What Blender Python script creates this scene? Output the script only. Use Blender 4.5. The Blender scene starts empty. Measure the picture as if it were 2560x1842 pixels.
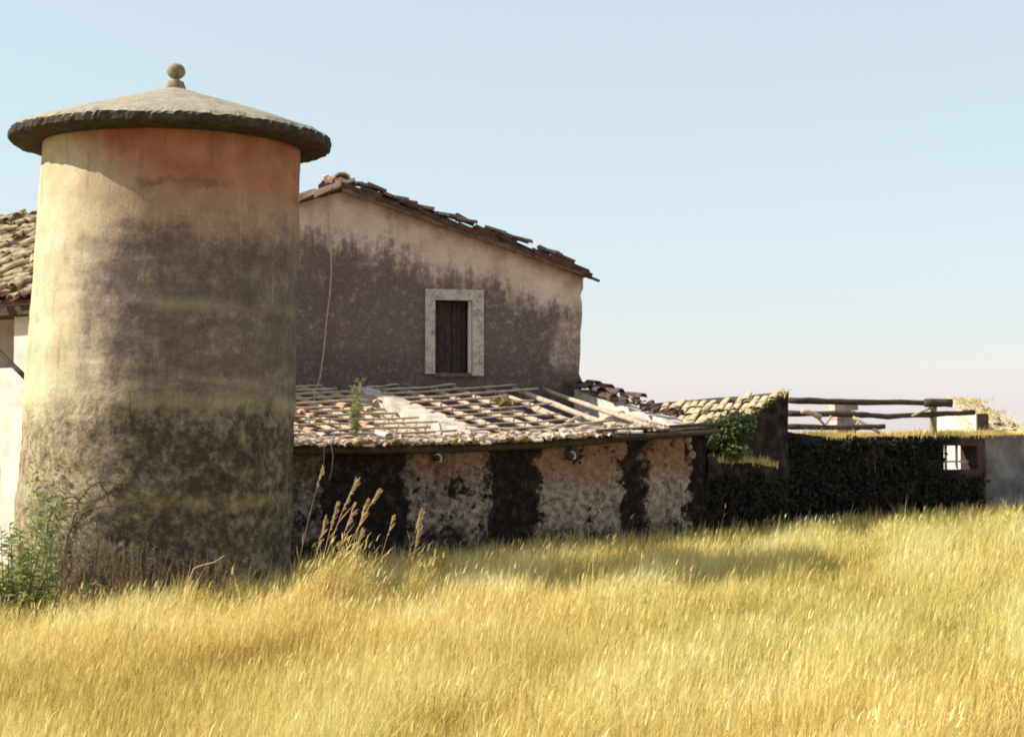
import bpy, bmesh, math, random
import numpy as np
from mathutils import Vector, Matrix, noise as mnoise

random.seed(7)
rng = np.random.default_rng(11)
SC = bpy.context.scene
COL = SC.collection
R = math.radians

# ------------------------------------------------------------------ camera
F = 3900.0                       # focal length in photo pixels (2560 wide)
HOR = 1080.0                     # horizon row in the photo
CAMZ = 2.0
PITCH = math.atan((HOR - 921) / F)
cam = bpy.data.cameras.new('camera')
cam.lens = 36 * F / 2560
cam.sensor_width = 36
cam.clip_end = 8000
camo = bpy.data.objects.new('camera', cam)
COL.objects.link(camo)
camo.location = (0, 0, CAMZ)
camo.rotation_euler = (R(90) + PITCH, 0, 0)
SC.camera = camo

# ------------------------------------------------------------------ world, sun, exposure
SUN_EL = R(39)
SUN_AZ = R(-94.5)                  # measured from +Y towards +X: the sun stands to the left
to_sun = Vector((math.sin(SUN_AZ) * math.cos(SUN_EL), math.cos(SUN_AZ) * math.cos(SUN_EL), math.sin(SUN_EL)))
w = bpy.data.worlds.new('World')
SC.world = w
w.use_nodes = True
wn = w.node_tree
sky = wn.nodes.new('ShaderNodeTexSky')
sky.sky_type = 'NISHITA'
sky.sun_disc = False
sky.sun_elevation = SUN_EL
sky.sun_rotation = SUN_AZ
sky.air_density = 1.0
sky.dust_density = 0.6
sky.ozone_density = 0.7
bg = wn.nodes['Background']
hs = wn.nodes.new('ShaderNodeHueSaturation')
hs.inputs['Saturation'].default_value = 1.3
hs.inputs['Hue'].default_value = 0.440
wn.links.new(sky.outputs[0], hs.inputs['Color'])
veil = wn.nodes.new('ShaderNodeMix')              # thin pale summer haze in the air
veil.data_type = 'RGBA'
veil.inputs[0].default_value = 0.62
wn.links.new(hs.outputs[0], veil.inputs[6])
veil.inputs[7].default_value = (6.3, 6.25, 6.75, 1)
wn.links.new(veil.outputs[2], bg.inputs[0])
bg.inputs[1].default_value = 0.088
sl = bpy.data.lights.new('sun', 'SUN')
sl.energy = 4.9
sl.angle = R(0.6)
sl.color = (1.0, 0.90, 0.74)
so = bpy.data.objects.new('sun', sl)
COL.objects.link(so)
so.rotation_euler = to_sun.to_track_quat('Z', 'Y').to_euler()
so.location = (-20, 10, 20)
SC.view_settings.view_transform = 'Standard'
SC.view_settings.look = 'None'
SC.view_settings.gamma = 1
SC.view_settings.exposure = 0.70
SC.render.film_transparent = False
SC.cycles.filter_width = 1.9

# ------------------------------------------------------------------ pixel geometry
def ray(u, v):
    dx = (u - 1280) / F
    dy = (921 - v) / F
    return Vector((dx, math.cos(PITCH) - dy * math.sin(PITCH), math.sin(PITCH) + dy * math.cos(PITCH)))

def P(u, v, D):
    r = ray(u, v)
    return Vector((0, 0, CAMZ)) + r * (D / r.y)

def gz(x, y=0.0):
    return 1.36 * math.tanh(0.034 * x / 1.36) - 0.02

class Frame:
    """A building's own axes: x along its front, y away from the camera, z up."""
    def __init__(self, o, ang):
        self.o = Vector((o[0], o[1], 0)); self.a = ang
        self.m = Matrix.Translation(self.o) @ Matrix.Rotation(ang, 4, 'Z')
        self.mi = self.m.inverted()
    def line(self, u, y=0.0):
        """local x on the line local-y = y seen in photo column u (and its depth)"""
        k = (u - 1280) / F
        ca, sa = math.cos(self.a), math.sin(self.a)
        ox, oy = self.o.x - y * sa, self.o.y + y * ca
        s = (k * oy - ox) / (ca - k * sa)
        return s, oy + s * sa
    def px(self, u, v, y=0.0):
        s, D = self.line(u, y)
        return Vector((s, y, P(u, v, D).z))
    def loc(self, p):
        return self.mi @ Vector(p)

# ------------------------------------------------------------------ scene helpers
def link_mesh(name, me, mat=None, parent=None):
    o = bpy.data.objects.new(name, me)
    COL.objects.link(o)
    if mat: me.materials.append(mat)
    if parent is not None: o.parent = parent
    return o

def obj(name, bm, mat, parent=None, smooth=False):
    me = bpy.data.meshes.new(name)
    bmesh.ops.recalc_face_normals(bm, faces=bm.faces[:]) if len(bm.faces) < 60000 else None
    bm.to_mesh(me); bm.free()
    if smooth:
        me.polygons.foreach_set('use_smooth', [True] * len(me.polygons))
    return link_mesh(name, me, mat, parent)

def tag(o, label, cat, group=None, kind=None):
    o['label'] = label; o['category'] = cat
    if group: o['group'] = group
    if kind: o['kind'] = kind
    return o

def thing(name, label, cat, loc=(0, 0, 0), rotz=0.0, group=None):
    o = bpy.data.objects.new(name, None)
    COL.objects.link(o)
    o.location = loc; o.rotation_euler = (0, 0, rotz)
    o.empty_display_size = 0.3
    return tag(o, label, cat, group)

def box(bm, x0, x1, y0, y1, z0, z1, mtx=None, jit=0.0):
    vs = []
    for z in (z0, z1):
        for x, y in ((x0, y0), (x1, y0), (x1, y1), (x0, y1)):
            p = Vector((x, y, z))
            if jit: p += Vector((random.uniform(-jit, jit) for _ in range(3)))
            if mtx: p = mtx @ p
            vs.append(bm.verts.new(p))
    for f in ((0, 3, 2, 1), (4, 5, 6, 7), (0, 1, 5, 4), (1, 2, 6, 5), (2, 3, 7, 6), (3, 0, 4, 7)):
        bm.faces.new([vs[i] for i in f])

def tube(bm, pts, rad, n=7, cap=True, rough=0.0):
    pts = [Vector(p) for p in pts]
    if not isinstance(rad, (list, tuple)): rad = [rad] * len(pts)
    rings = []
    for i, p in enumerate(pts):
        t = (pts[min(i + 1, len(pts) - 1)] - pts[max(i - 1, 0)]).normalized()
        a = t.orthogonal().normalized() if i == 0 else (a - t * a.dot(t)).normalized()
        b = t.cross(a)
        ring = []
        for k in range(n):
            th = 2 * math.pi * k / n
            r = rad[i] * (1 + (random.uniform(-rough, rough) if rough else 0))
            ring.append(bm.verts.new(p + (a * math.cos(th) + b * math.sin(th)) * r))
        rings.append(ring)
    for i in range(len(rings) - 1):
        for k in range(n):
            bm.faces.new((rings[i][k], rings[i][(k + 1) % n], rings[i + 1][(k + 1) % n], rings[i + 1][k]))
    if cap and n > 2:
        bm.faces.new(rings[0][::-1]); bm.faces.new(rings[-1])

def log_pts(p0, p1, n=9, wob=0.02, sag=0.0):
    p0, p1 = Vector(p0), Vector(p1)
    ph = [random.uniform(0, 6.28) for _ in range(4)]
    out = []
    for i in range(n):
        t = i / (n - 1)
        q = p0.lerp(p1, t)
        q += Vector((0, math.sin(t * 5 + ph[0]) * wob * .6, math.sin(t * 7 + ph[1]) * wob * .5 + math.sin(t * 13 + ph[2]) * wob * .3 - sag * 4 * t * (1 - t)))
        out.append(q)
    return out

def log(name, p0, p1, r0, r1, mat, parent, n=9, wob=0.02, sag=0.0, sides=8):
    bm = bmesh.new()
    pts = log_pts(p0, p1, n, wob, sag)
    rr = [(r0 + (r1 - r0) * i / (n - 1)) * random.uniform(.88, 1.1) for i in range(n)]
    tube(bm, pts, rr, sides, True, .07)
    return obj(name, bm, mat, parent, smooth=True)

def grid_wall(bm, x0, x1, z0, ztop, thick, dx=0.25, dz=0.25, holes=(), rough=0.02, mtx=None, edge=0.0, seed=0.0):
    """A solid wall with an uneven face, an uneven top and real openings."""
    xs = {x0, x1}
    for h in holes: xs |= {h[0], h[1]}
    xs = sorted(xs)
    X = []
    for a, b in zip(xs[:-1], xs[1:]):
        k = max(1, round((b - a) / dx))
        X += [a + (b - a) * i / k for i in range(k)]
    X.append(xs[-1])
    tmin = min(ztop(x) for x in X)
    hz = {z0}
    for h in holes: hz |= {h[2], h[3]}
    hz = sorted(hz)
    Z = []
    for a, b in zip(hz[:-1], hz[1:]):
        k = max(1, round((b - a) / dz))
        Z += [a + (b - a) * i / k for i in range(k)]
    zf = hz[-1]
    Z.append(zf)
    kt = max(1, round((max(ztop(x) for x in X) - zf) / dz))
    rows = len(Z) + kt
    def zz(x, j):
        return Z[j] if j < len(Z) else zf + (ztop(x) - zf) * (j - len(Z) + 1) / kt
    hx = {h[0] for h in holes} | {h[1] for h in holes}
    fr, bk = {}, {}
    for i, x in enumerate(X):
        for j in range(rows):
            z = zz(x, j)
            nv = mnoise.fractal(Vector((x * 1.1 + seed, z * 1.1, seed * .7)), 1.0, 2.1, 4)
            ex = 0.0
            if edge and i in (0, len(X) - 1):
                ex = mnoise.noise(Vector((seed + 3, z * 3.1, 9))) * edge + mnoise.noise(Vector((seed + 3, z * 9, 4))) * edge * .5
            onh = (x in hx)
            p = Vector((x + ex, (0 if onh else nv * rough), z))
            q = Vector((x + ex, thick, z))
            if mtx: p, q = mtx @ p, mtx @ q
            fr[i, j] = bm.verts.new(p); bk[i, j] = bm.verts.new(q)
    keep = set()
    for i in range(len(X) - 1):
        for j in range(rows - 1):
            cx = (X[i] + X[i + 1]) / 2
            cz = (zz(cx, j) + zz(cx, j + 1)) / 2
            if not any(h[0] < cx < h[1] and h[2] < cz < h[3] for h in holes): keep.add((i, j))
    for (i, j) in keep:
        c = [(i, j), (i + 1, j), (i + 1, j + 1), (i, j + 1)]
        bm.faces.new([fr[k] for k in c]); bm.faces.new([bk[k] for k in reversed(c)])
        for (di, dj, a, b) in ((0, -1, 0, 1), (1, 0, 1, 2), (0, 1, 2, 3), (-1, 0, 3, 0)):
            if (i + di, j + dj) not in keep:
                bm.faces.new((fr[c[b]], fr[c[a]], bk[c[a]], bk[c[b]]))

def one_tile(bm, m, tw, tl, th=0.014, seg=5):
    """half-barrel clay tile: arch along local x, length along local y"""
    lo, li, ho, hi = [], [], [], []
    for k in range(seg + 1):
        a = math.pi * k / seg
        for lst, r, y, dz in ((lo, tw * .5, 0, .012), (li, tw * .5 - th, 0, .012), (ho, tw * .41, tl, 0), (hi, tw * .41 - th, tl, 0)):
            lst.append(bm.verts.new(m @ Vector((-math.cos(a) * r, y, math.sin(a) * r * .75 + dz))))
    for k in range(seg):
        bm.faces.new((lo[k], lo[k + 1], ho[k + 1], ho[k])); bm.faces.new((li[k + 1], li[k], hi[k], hi[k + 1]))
        bm.faces.new((lo[k + 1], lo[k], li[k], li[k + 1])); bm.faces.new((ho[k], ho[k + 1], hi[k + 1], hi[k]))
    for k in (0, seg):
        bm.faces.new((lo[k], ho[k], hi[k], li[k]))

def barrel_tiles(bm, O, ex, ey, W, L, tw=.21, tl=.36, jit=.02, miss=.03, lift=0.0, skip=None, flat=1.0):
    O, ex, ey = Vector(O), Vector(ex).normalized(), Vector(ey).normalized()
    nz = ex.cross(ey).normalized()
    nc, nr = int(W / tw), int(L / tl)
    for c in range(nc + 1):
        cj = random.uniform(-jit, jit)
        for r in range(nr + 1):
            if random.random() < miss: continue
            if skip and skip(c / max(nc, 1), r / max(nr, 1)): continue
            p = O + ex * (c * tw + cj) + ey * (r * tl - .04 + random.uniform(-jit, jit) * 1.5) + nz * (lift + random.uniform(0, jit))
            m = Matrix((ex, ey, nz)).transposed().to_4x4()
            m = Matrix.Translation(p) @ m @ Matrix.Rotation(random.gauss(0, jit * 3), 4, 'Z') @ Matrix.Rotation(random.gauss(-.05, jit), 4, 'X')
            one_tile(bm, m @ Matrix.Diagonal((1, 1, flat, 1)), tw * 1.02, tl * 1.12)

def slab(bm, a, b, c, d, th, nu=8, nv=6, rough=0.0):
    """uneven sheet a-b (low edge) to d-c (high edge) with thickness below"""
    a, b, c, d = map(Vector, (a, b, c, d))
    n = (b - a).cross(d - a).normalized()
    top, bot = {}, {}
    for i in range(nu + 1):
        for j in range(nv + 1):
            p = a.lerp(b, i / nu).lerp(d.lerp(c, i / nu), j / nv)
            r = mnoise.noise(p * 1.3) * rough
            top[i, j] = bm.verts.new(p + n * r); bot[i, j] = bm.verts.new(p + n * (r - th))
    for i in range(nu):
        for j in range(nv):
            bm.faces.new((top[i, j], top[i + 1, j], top[i + 1, j + 1], top[i, j + 1]))
            bm.faces.new((bot[i, j + 1], bot[i + 1, j + 1], bot[i + 1, j], bot[i, j]))
    for i in range(nu):
        bm.faces.new((top[i + 1, 0], top[i, 0], bot[i, 0], bot[i + 1, 0]))
        bm.faces.new((top[i, nv], top[i + 1, nv], bot[i + 1, nv], bot[i, nv]))
    for j in range(nv):
        bm.faces.new((top[0, j], top[0, j + 1], bot[0, j + 1], bot[0, j]))
        bm.faces.new((top[nu, j + 1], top[nu, j], bot[nu, j], bot[nu, j + 1]))

def leaf(bm, p, d, n, L, W):
    d = d.normalized(); s = d.cross(n)
    if s.length < 1e-4: s = d.orthogonal()
    s.normalize(); n = s.cross(d)
    v = [bm.verts.new(q) for q in (p, p + d * L * .45 + s * W * .5 + n * L * .08, p + d * L - n * L * .12, p + d * L * .45 - s * W * .5 + n * L * .08)]
    bm.faces.new((v[0], v[1], v[2])); bm.faces.new((v[0], v[2], v[3]))

def rvec():
    while True:
        v = Vector((random.uniform(-1, 1), random.uniform(-1, 1), random.uniform(-1, 1)))
        if .05 < v.length < 1: return v

# ------------------------------------------------------------------ material helper
class Mat:
    def __init__(self, name, rough=.9, spec=.15):
        self.mat = bpy.data.materials.new(name); self.mat.use_nodes = True
        self.t = self.mat.node_tree; self.p = self.t.nodes['Principled BSDF']
        self.p.inputs['Roughness'].default_value = rough
        self.p.inputs['Specular IOR Level'].default_value = spec
        self._c = None
    def n(self, kind, **kw):
        nd = self.t.nodes.new(kind)
        for k, v in kw.items(): setattr(nd, k, v)
        return nd
    def put(self, sock, v):
        if isinstance(v, bpy.types.NodeSocket): self.t.links.new(v, sock)
        elif v is not None:
            if sock.type == 'RGBA' and len(v) == 3: v = (*v, 1)
            sock.default_value = v
    @property
    def co(self):
        if self._c is None: self._c = self.n('ShaderNodeTexCoord').outputs['Object']
        return self._c
    def scale(self, v, s):
        nd = self.n('ShaderNodeVectorMath', operation='MULTIPLY')
        self.put(nd.inputs[0], v); nd.inputs[1].default_value = s
        return nd.outputs[0]
    def noise(self, sc, det=5, ro=.6, vec=None, dist=0.0, off=None):
        nd = self.n('ShaderNodeTexNoise')
        v = vec or self.co
        if off:
            a = self.n('ShaderNodeVectorMath', operation='ADD'); self.put(a.inputs[0], v); a.inputs[1].default_value = off; v = a.outputs[0]
        self.put(nd.inputs['Vector'], v)
        nd.inputs['Scale'].default_value = sc; nd.inputs['Detail'].default_value = det
        nd.inputs['Roughness'].default_value = ro; nd.inputs['Distortion'].default_value = dist
        return nd.outputs['Fac']
    def vor(self, sc, feature='F1', out='Distance', vec=None):
        nd = self.n('ShaderNodeTexVoronoi', feature=feature)
        self.put(nd.inputs['Vector'], vec or self.co); nd.inputs['Scale'].default_value = sc
        return nd.outputs[out]
    def xyz(self, v=None):
        nd = self.n('ShaderNodeSeparateXYZ'); self.put(nd.inputs[0], v or self.co)
        return nd.outputs
    def m(self, op, a, b=None, c=None):
        nd = self.n('ShaderNodeMath', operation=op)
        for i, x in enumerate((a, b, c)):
            if x is not None: self.put(nd.inputs[i], x)
        return nd.outputs[0]
    def step(self, x, a, b, t0=0.0, t1=1.0):
        nd = self.n('ShaderNodeMapRange', interpolation_type='SMOOTHSTEP')
        self.put(nd.inputs[0], x)
        for i, q in zip((1, 2, 3, 4), (a, b, t0, t1)): nd.inputs[i].default_value = q
        return nd.outputs[0]
    def mix(self, f, a, b, mode='MIX'):
        nd = self.n('ShaderNodeMix', data_type='RGBA', blend_type=mode)
        self.put(nd.inputs[0], f); self.put(nd.inputs[6], a); self.put(nd.inputs[7], b)
        return nd.outputs[2]
    def ramp(self, f, stops):
        nd = self.n('ShaderNodeValToRGB'); self.put(nd.inputs[0], f)
        e = nd.color_ramp.elements
        while len(e) < len(stops): e.new(.5)
        for i, (q, c) in enumerate(stops):
            e[i].position = q; e[i].color = (*c, 1)
        return nd.outputs[0]
    def attr(self, name):
        return self.n('ShaderNodeAttribute', attribute_name=name).outputs['Fac']
    def bump(self, h, s=.5, d=.02, prev=None):
        nd = self.n('ShaderNodeBump'); nd.inputs['Strength'].default_value = s; nd.inputs['Distance'].default_value = d
        self.put(nd.inputs['Height'], h)
        if prev: self.put(nd.inputs['Normal'], prev)
        return nd.outputs[0]
    def done(self, col, normal=None, trans=0.0, tcol=None):
        self.put(self.p.inputs['Base Color'], col)
        if normal: self.put(self.p.inputs['Normal'], normal)
        if trans:
            tr = self.n('ShaderNodeBsdfTranslucent'); self.put(tr.inputs['Color'], tcol or col)
            mx = self.n('ShaderNodeMixShader'); mx.inputs[0].default_value = trans
            o = self.t.nodes['Material Output']
            self.t.links.new(self.p.outputs[0], mx.inputs[1]); self.t.links.new(tr.outputs[0], mx.inputs[2])
            self.t.links.new(mx.outputs[0], o.inputs[0])
        return self.mat

def mat_simple(name, c1, c2, sc=6, b=.4, bd=.01, c3=None, trans=0, rough=.9, stretch=None):
    M = Mat(name, rough)
    v = M.scale(M.co, stretch) if stretch else None
    n = M.noise(sc, 6, .65, v)
    col = M.ramp(n, [(.3, c1), (.7, c2)] if c3 is None else [(.28, c1), (.5, c2), (.72, c3)])
    nb = M.bump(M.noise(sc * 4, 5, .7, v), b, bd) if b else None
    return M.done(col, nb, trans)

wood_grey = mat_simple('weathered_wood', (.30, .23, .17), (.58, .47, .36), 9, .5, .01, stretch=(1, 1, 1))
wood_dark = mat_simple('dark_wood', (.035, .028, .024), (.10, .075, .06), 9, .5, .01)
white_plaster = mat_simple('white_plaster', (.55, .49, .42), (.80, .75, .68), 3, .4, .01)
chalk = mat_simple('limewashed_mortar', (.50, .44, .38), (.82, .76, .68), 5, .6, .02)
clay = mat_simple('old_clay_tile', (.16, .095, .07), (.40, .27, .18), 5, .5, .01, (.52, .42, .30))
clay_dark = mat_simple('dark_clay_tile', (.045, .033, .03), (.14, .095, .08), 5, .5, .01)  # darker clay for the right slope, lean-to verge and outbuilding deck
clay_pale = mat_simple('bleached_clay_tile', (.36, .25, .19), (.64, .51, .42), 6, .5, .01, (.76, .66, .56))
clay_lichen = mat_simple('lichen_covered_tile', (.16, .12, .075), (.45, .37, .23), 7, .6, .015, (.64, .55, .37))
stem_dry = mat_simple('dry_stalk', (.48, .36, .19), (.72, .58, .36), 20, 0, 0, trans=.25)
twig = mat_simple('bare_twig', (.06, .045, .03), (.14, .10, .07), 20, 0)
cable_m = mat_simple('pale_cord', (.36, .25, .18), (.52, .38, .28), 20, 0)
leaf_green = mat_simple('green_leaf', (.11, .16, .045), (.27, .34, .12), 5, 0, 0, (.42, .48, .22), trans=.3, rough=.6)
leaf_weed = mat_simple('pale_weed_leaf', (.20, .26, .09), (.36, .42, .18), 8, 0, 0, trans=.3, rough=.7)
leaf_ivy = mat_simple('ivy_leaf', (.045, .065, .022), (.13, .17, .06), 5, 0, 0, trans=.2, rough=.5)
leaf_dark = mat_simple('dark_bramble_leaf', (.012, .016, .010), (.04, .045, .028), 5, 0, 0, trans=.1, rough=.6)
moss = mat_simple('moss', (.09, .07, .025), (.32, .24, .08), 14, .6, .02)
brush_m = mat_simple('dead_brush', (.12, .09, .055), (.30, .23, .14), 9, 0, 0, trans=.15)

# grass
def grass_mat(name, warm=0.0):
    M = Mat(name, .75, .2)
    t = M.attr('tint')
    col = M.ramp(t, [(0.0, (.21, .12, .03)), (.27, (.50, .36, .10)), (.55, (.73, .585, .205)), (.82, (.81, .70, .32)), (1.0, (.83, .76, .44))])
    g = M.attr('green')
    col = M.mix(g, col, (.42, .42, .11))
    return M.done(col, None, .38)
grass_m = grass_mat('dry_grass_blade')

# ground soil
M = Mat('straw_littered_soil', 1.0, .05)
c = M.ramp(M.noise(1.2, 8, .7), [(.3, (.20, .13, .05)), (.55, (.36, .25, .10)), (.75, (.46, .35, .16))])
soil = M.done(c, M.bump(M.noise(14, 6, .7), .7, .05))

# ------------------------------------------------------------------ ground
def build_ground():
    xs = sorted(set([-2500, -1200, -600, -300, -150, -80, -50] + [i * 1.0 for i in range(-34, 35)] + [50, 80, 150, 300, 600, 1200, 2500]))
    ys = sorted(set([-400, -100, -30] + [i * 1.0 for i in range(-10, 61)] + [80, 120, 200, 400, 800, 1600, 3500]))
    bm = bmesh.new()
    V = {}
    for i, x in enumerate(xs):
        for j, y in enumerate(ys):
            z = gz(x, y)
            if abs(x) < 50 and -12 < y < 70: z += .04 * mnoise.noise(Vector((x * .5, y * .5, 0)))
            V[i, j] = bm.verts.new((x, y, z))
    for i in range(len(xs) - 1):
        for j in range(len(ys) - 1):
            bm.faces.new((V[i, j], V[i + 1, j], V[i + 1, j + 1], V[i, j + 1]))
    o = obj('ground', bm, soil, smooth=True)
    o['kind'] = 'structure'
    return o
build_ground()

# ------------------------------------------------------------------ frames of the buildings
LT = Frame((P(1200, 1100, 23.2).x, 23.2), R(32))        # lean-to front line
HS = Frame((P(1453, 800, 28.2).x, 28.2), R(12))         # farmhouse gable line (origin: right corner)
TWX, TWY = P(405, 1080, 19.6).x, 19.6
TR0, TR1 = 1.70, 1.59

# ------------------------------------------------------------------ round tower
def tower():
    M = Mat('stained_tower_render', .95, .1)
    x, y, z = M.xyz()
    nb = M.noise(1.1, 5, .6)
    nf = M.noise(7, 6, .7)
    ns = M.noise(26, 4, .7)
    zz = M.m('ADD', z, M.m('MULTIPLY', M.m('SUBTRACT', nb, .5), .9))
    cream = M.ramp(M.noise(2.2, 6, .65), [(.3, (.44, .36, .23)), (.55, (.56, .48, .33)), (.75, (.65, .58, .44))])
    # orange paint kept under the eave
    ora = M.ramp(M.noise(3, 5, .6, off=(3, 1, 5)), [(.3, (.28, .115, .07)), (.7, (.39, .19, .12))])
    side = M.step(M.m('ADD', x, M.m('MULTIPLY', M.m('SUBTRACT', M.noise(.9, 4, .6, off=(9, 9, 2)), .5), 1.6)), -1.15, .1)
    fo = M.step(M.m('ADD', M.m('ADD', zz, M.m('MULTIPLY', M.m('MINIMUM', x, .3), .7)), M.m('MULTIPLY', M.m('SUBTRACT', nf, .5), .6)), 4.70, 5.35)
    col = M.mix(M.m('MULTIPLY', M.step(zz, 3.6, 4.7, 0, .9), side), cream, M.ramp(M.noise(3, 5, .65, off=(6, 2, 2)), [(.3, (.24, .15, .10)), (.7, (.38, .26, .18))]))  # cream turned tan on the right: tone of the shaded side, painted in
    col = M.mix(fo, col, ora)
    # lichen stain in the middle height
    lz = M.m('MULTIPLY', M.step(zz, 5.05, 3.95), M.step(zz, 2.05, 2.75, .55, 1))
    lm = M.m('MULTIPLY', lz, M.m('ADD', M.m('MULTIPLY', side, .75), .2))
    vs_ = M.scale(M.co, (3.2, 3.2, .55))
    streak = M.noise(1.6, 6, .7, vs_)
    hst = M.noise(1.3, 6, .7, M.scale(M.co, (1.0, 1.0, 4.5)))
    mot = M.m('ADD', M.m('ADD', M.m('MULTIPLY', nf, .35), M.m('MULTIPLY', ns, .2)), M.m('ADD', M.m('MULTIPLY', streak, .35), M.m('MULTIPLY', hst, .35)))
    fl = M.step(M.m('ADD', lm, M.m('MULTIPLY', M.m('SUBTRACT', mot, .625), 2.2)), .10, 1.0)
    lich = M.ramp(M.m('ADD', M.m('MULTIPLY', M.noise(4, 8, .78, off=(5, 5, 0)), .7), M.m('MULTIPLY', streak, .3)), [(.36, (.052, .042, .043)), (.5, (.098, .080, .080)), (.62, (.185, .15, .142))])
    col = M.mix(M.m('MULTIPLY', fl, .93), col, lich)
    # rubble at the foot
    pv = M.noise(11, 5, .75)
    pv = M.m('ADD', M.m('MULTIPLY', pv, .62), M.m('MULTIPLY', M.noise(2.6, 5, .7, off=(3, 3, 3)), .38))
    reb = M.ramp(pv, [(.36, (.05, .045, .035)), (.44, (.16, .135, .09)), (.53, (.32, .275, .175)), (.62, (.47, .41, .27)), (.72, (.64, .58, .44))])
    fr = M.step(M.m('ADD', zz, M.m('MULTIPLY', M.m('SUBTRACT', nf, .5), .8)), 2.55, 1.95)
    col = M.mix(M.m('MULTIPLY', fr, .9), col, reb)
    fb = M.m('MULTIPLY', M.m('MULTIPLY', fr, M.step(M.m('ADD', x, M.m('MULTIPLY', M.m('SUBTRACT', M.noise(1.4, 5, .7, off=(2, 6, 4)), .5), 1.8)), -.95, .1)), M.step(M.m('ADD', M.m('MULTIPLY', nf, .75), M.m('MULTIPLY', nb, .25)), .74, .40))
    col = M.mix(M.m('MULTIPLY', fb, .90), col, (.030, .026, .027))  # black lichen on the right, with the side's shade painted in as well
    # pale repair joints
    for zb in (3.48, 2.34, 1.17):
        d = M.m('ABSOLUTE', M.m('SUBTRACT', M.m('ADD', z, M.m('MULTIPLY', M.m('SUBTRACT', M.noise(1.6, 3), .5), .06)), zb))
        col = M.mix(M.m('MULTIPLY', M.step(d, .13, .0), M.step(M.noise(1.5, 4, .6, off=(zb, 0, 0)), .34, .66, 0, .36)), col, (.44, .36, .23))
    # pale lime flecks
    fk = M.m('MULTIPLY', M.m('MULTIPLY', M.step(M.noise(30, 4, .7), .62, .72), M.step(M.noise(2.4, 4, .6, off=(1, 2, 3)), .45, .65)), M.step(zz, 4.4, 3.6))
    col = M.mix(M.m('MULTIPLY', fk, .6), col, (.6, .55, .46))
    drip = M.noise(2.6, 7, .72, M.scale(M.co, (2.4, 2.4, .22)), off=None)
    col = M.mix(M.m('MULTIPLY', M.step(drip, .56, .70), M.step(z, .6, 2.2, 0, .5)), col, (.10, .078, .066))
    col = M.mix(M.m('MULTIPLY', M.step(drip, .44, .33), M.step(z, 1.2, 2.6, 0, .22)), col, (.52, .44, .32))
    wn_ = M.n('ShaderNodeTexNoise'); wn_.inputs['Scale'].default_value = 3.2; wn_.inputs['Detail'].default_value = 6
    M.put(wn_.inputs['Vector'], M.co)
    crk = M.vor(.6, 'DISTANCE_TO_EDGE', 'Distance', M.mix(.36, M.co, wn_.outputs['Color']))
    col = M.mix(M.m('MULTIPLY', M.step(crk, .007, .0), M.step(nb, .48, .62, 0, .4)), col, (.05, .04, .035))
    # black streak under the orange band
    d = M.m('ABSOLUTE', M.m('SUBTRACT', M.m('ADD', z, M.m('MULTIPLY', M.noise(3.2, 6, .75), .5)), 5.15))
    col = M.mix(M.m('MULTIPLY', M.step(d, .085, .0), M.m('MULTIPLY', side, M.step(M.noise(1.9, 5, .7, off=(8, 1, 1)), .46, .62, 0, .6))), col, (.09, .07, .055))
    b1 = M.bump(M.m('MULTIPLY', pv, M.m('ADD', M.m('MULTIPLY', fr, 1.0), .15)), .9, .06)
    b2 = M.bump(ns, .35, .02, b1)
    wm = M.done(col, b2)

    t = thing('round_tower', 'round stained tower with wide conical roof and ball finial, in front of the farmhouse', 'tower', (TWX, TWY, 0))
    top = 5.56
    lean = (P(431, 1080, 19.6).x - P(392, 1080, 19.6).x) / 5.4
    bm = bmesh.new()
    n, m = 128, 90
    zs = [-.6 + (top + .62) * j / m for j in range(m + 1)]
    rings = []
    for zq in zs:
        f = min(max(zq / top, 0), 1)
        r = TR0 + (TR1 - TR0) * f
        ring = []
        for k in range(n):
            a = 2 * math.pi * k / n
            d = Vector((math.cos(a), math.sin(a), 0))
            q = d * r
            rr = .030 * mnoise.fractal(Vector((q.x, q.y, zq)) * .9, 1, 2.1, 3)
            if zq < 2.3: rr += .028 * mnoise.fractal(Vector((q.x, q.y, zq)) * 5, 1, 2, 3) * min(1, (2.3 - zq) * 2)
            for zb in (3.48, 2.34, 1.17):
                rr += .012 * math.exp(-((zq - zb) / .05) ** 2)
            ring.append(bm.verts.new(d * (r + rr) + Vector((lean * (zq - 2.7), 0, zq))))
        rings.append(ring)
    for j in range(m):
        for k in range(n):
            bm.faces.new((rings[j][k], rings[j][(k + 1) % n], rings[j + 1][(k + 1) % n], rings[j + 1][k]))
    bm.faces.new(rings[-1])
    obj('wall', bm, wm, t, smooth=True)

    # roof
    M = Mat('lichen_grey_roof', .95, .1)
    nn = M.m('ADD', M.m('MULTIPLY', M.noise(5, 7, .75), .55), M.m('MULTIPLY', M.noise(24, 5, .75), .45))
    c = M.ramp(nn, [(.3, (.15, .135, .11)), (.5, (.33, .30, .235)), (.7, (.50, .46, .36))])
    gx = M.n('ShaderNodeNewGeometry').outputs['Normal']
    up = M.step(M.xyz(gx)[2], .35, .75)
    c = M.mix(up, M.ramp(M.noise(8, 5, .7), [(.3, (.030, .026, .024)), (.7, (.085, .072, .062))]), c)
    rm = M.done(c, M.bump(M.noise(22, 5, .7), .7, .03))
    bm = bmesh.new()
    RR = 1.985
    prof = [(1.45, 5.565), (1.70, 5.565), (1.90, 5.57), (1.955, 5.59), (RR - .002, 5.615), (RR, 5.668), (RR - .006, 5.70), (1.9, 5.755), (1.6, 5.86), (1.2, 5.99), (.8, 6.12), (.4, 6.25), (.14, 6.325), (0.1, 6.33)]
    n = 300
    rings = []
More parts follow.
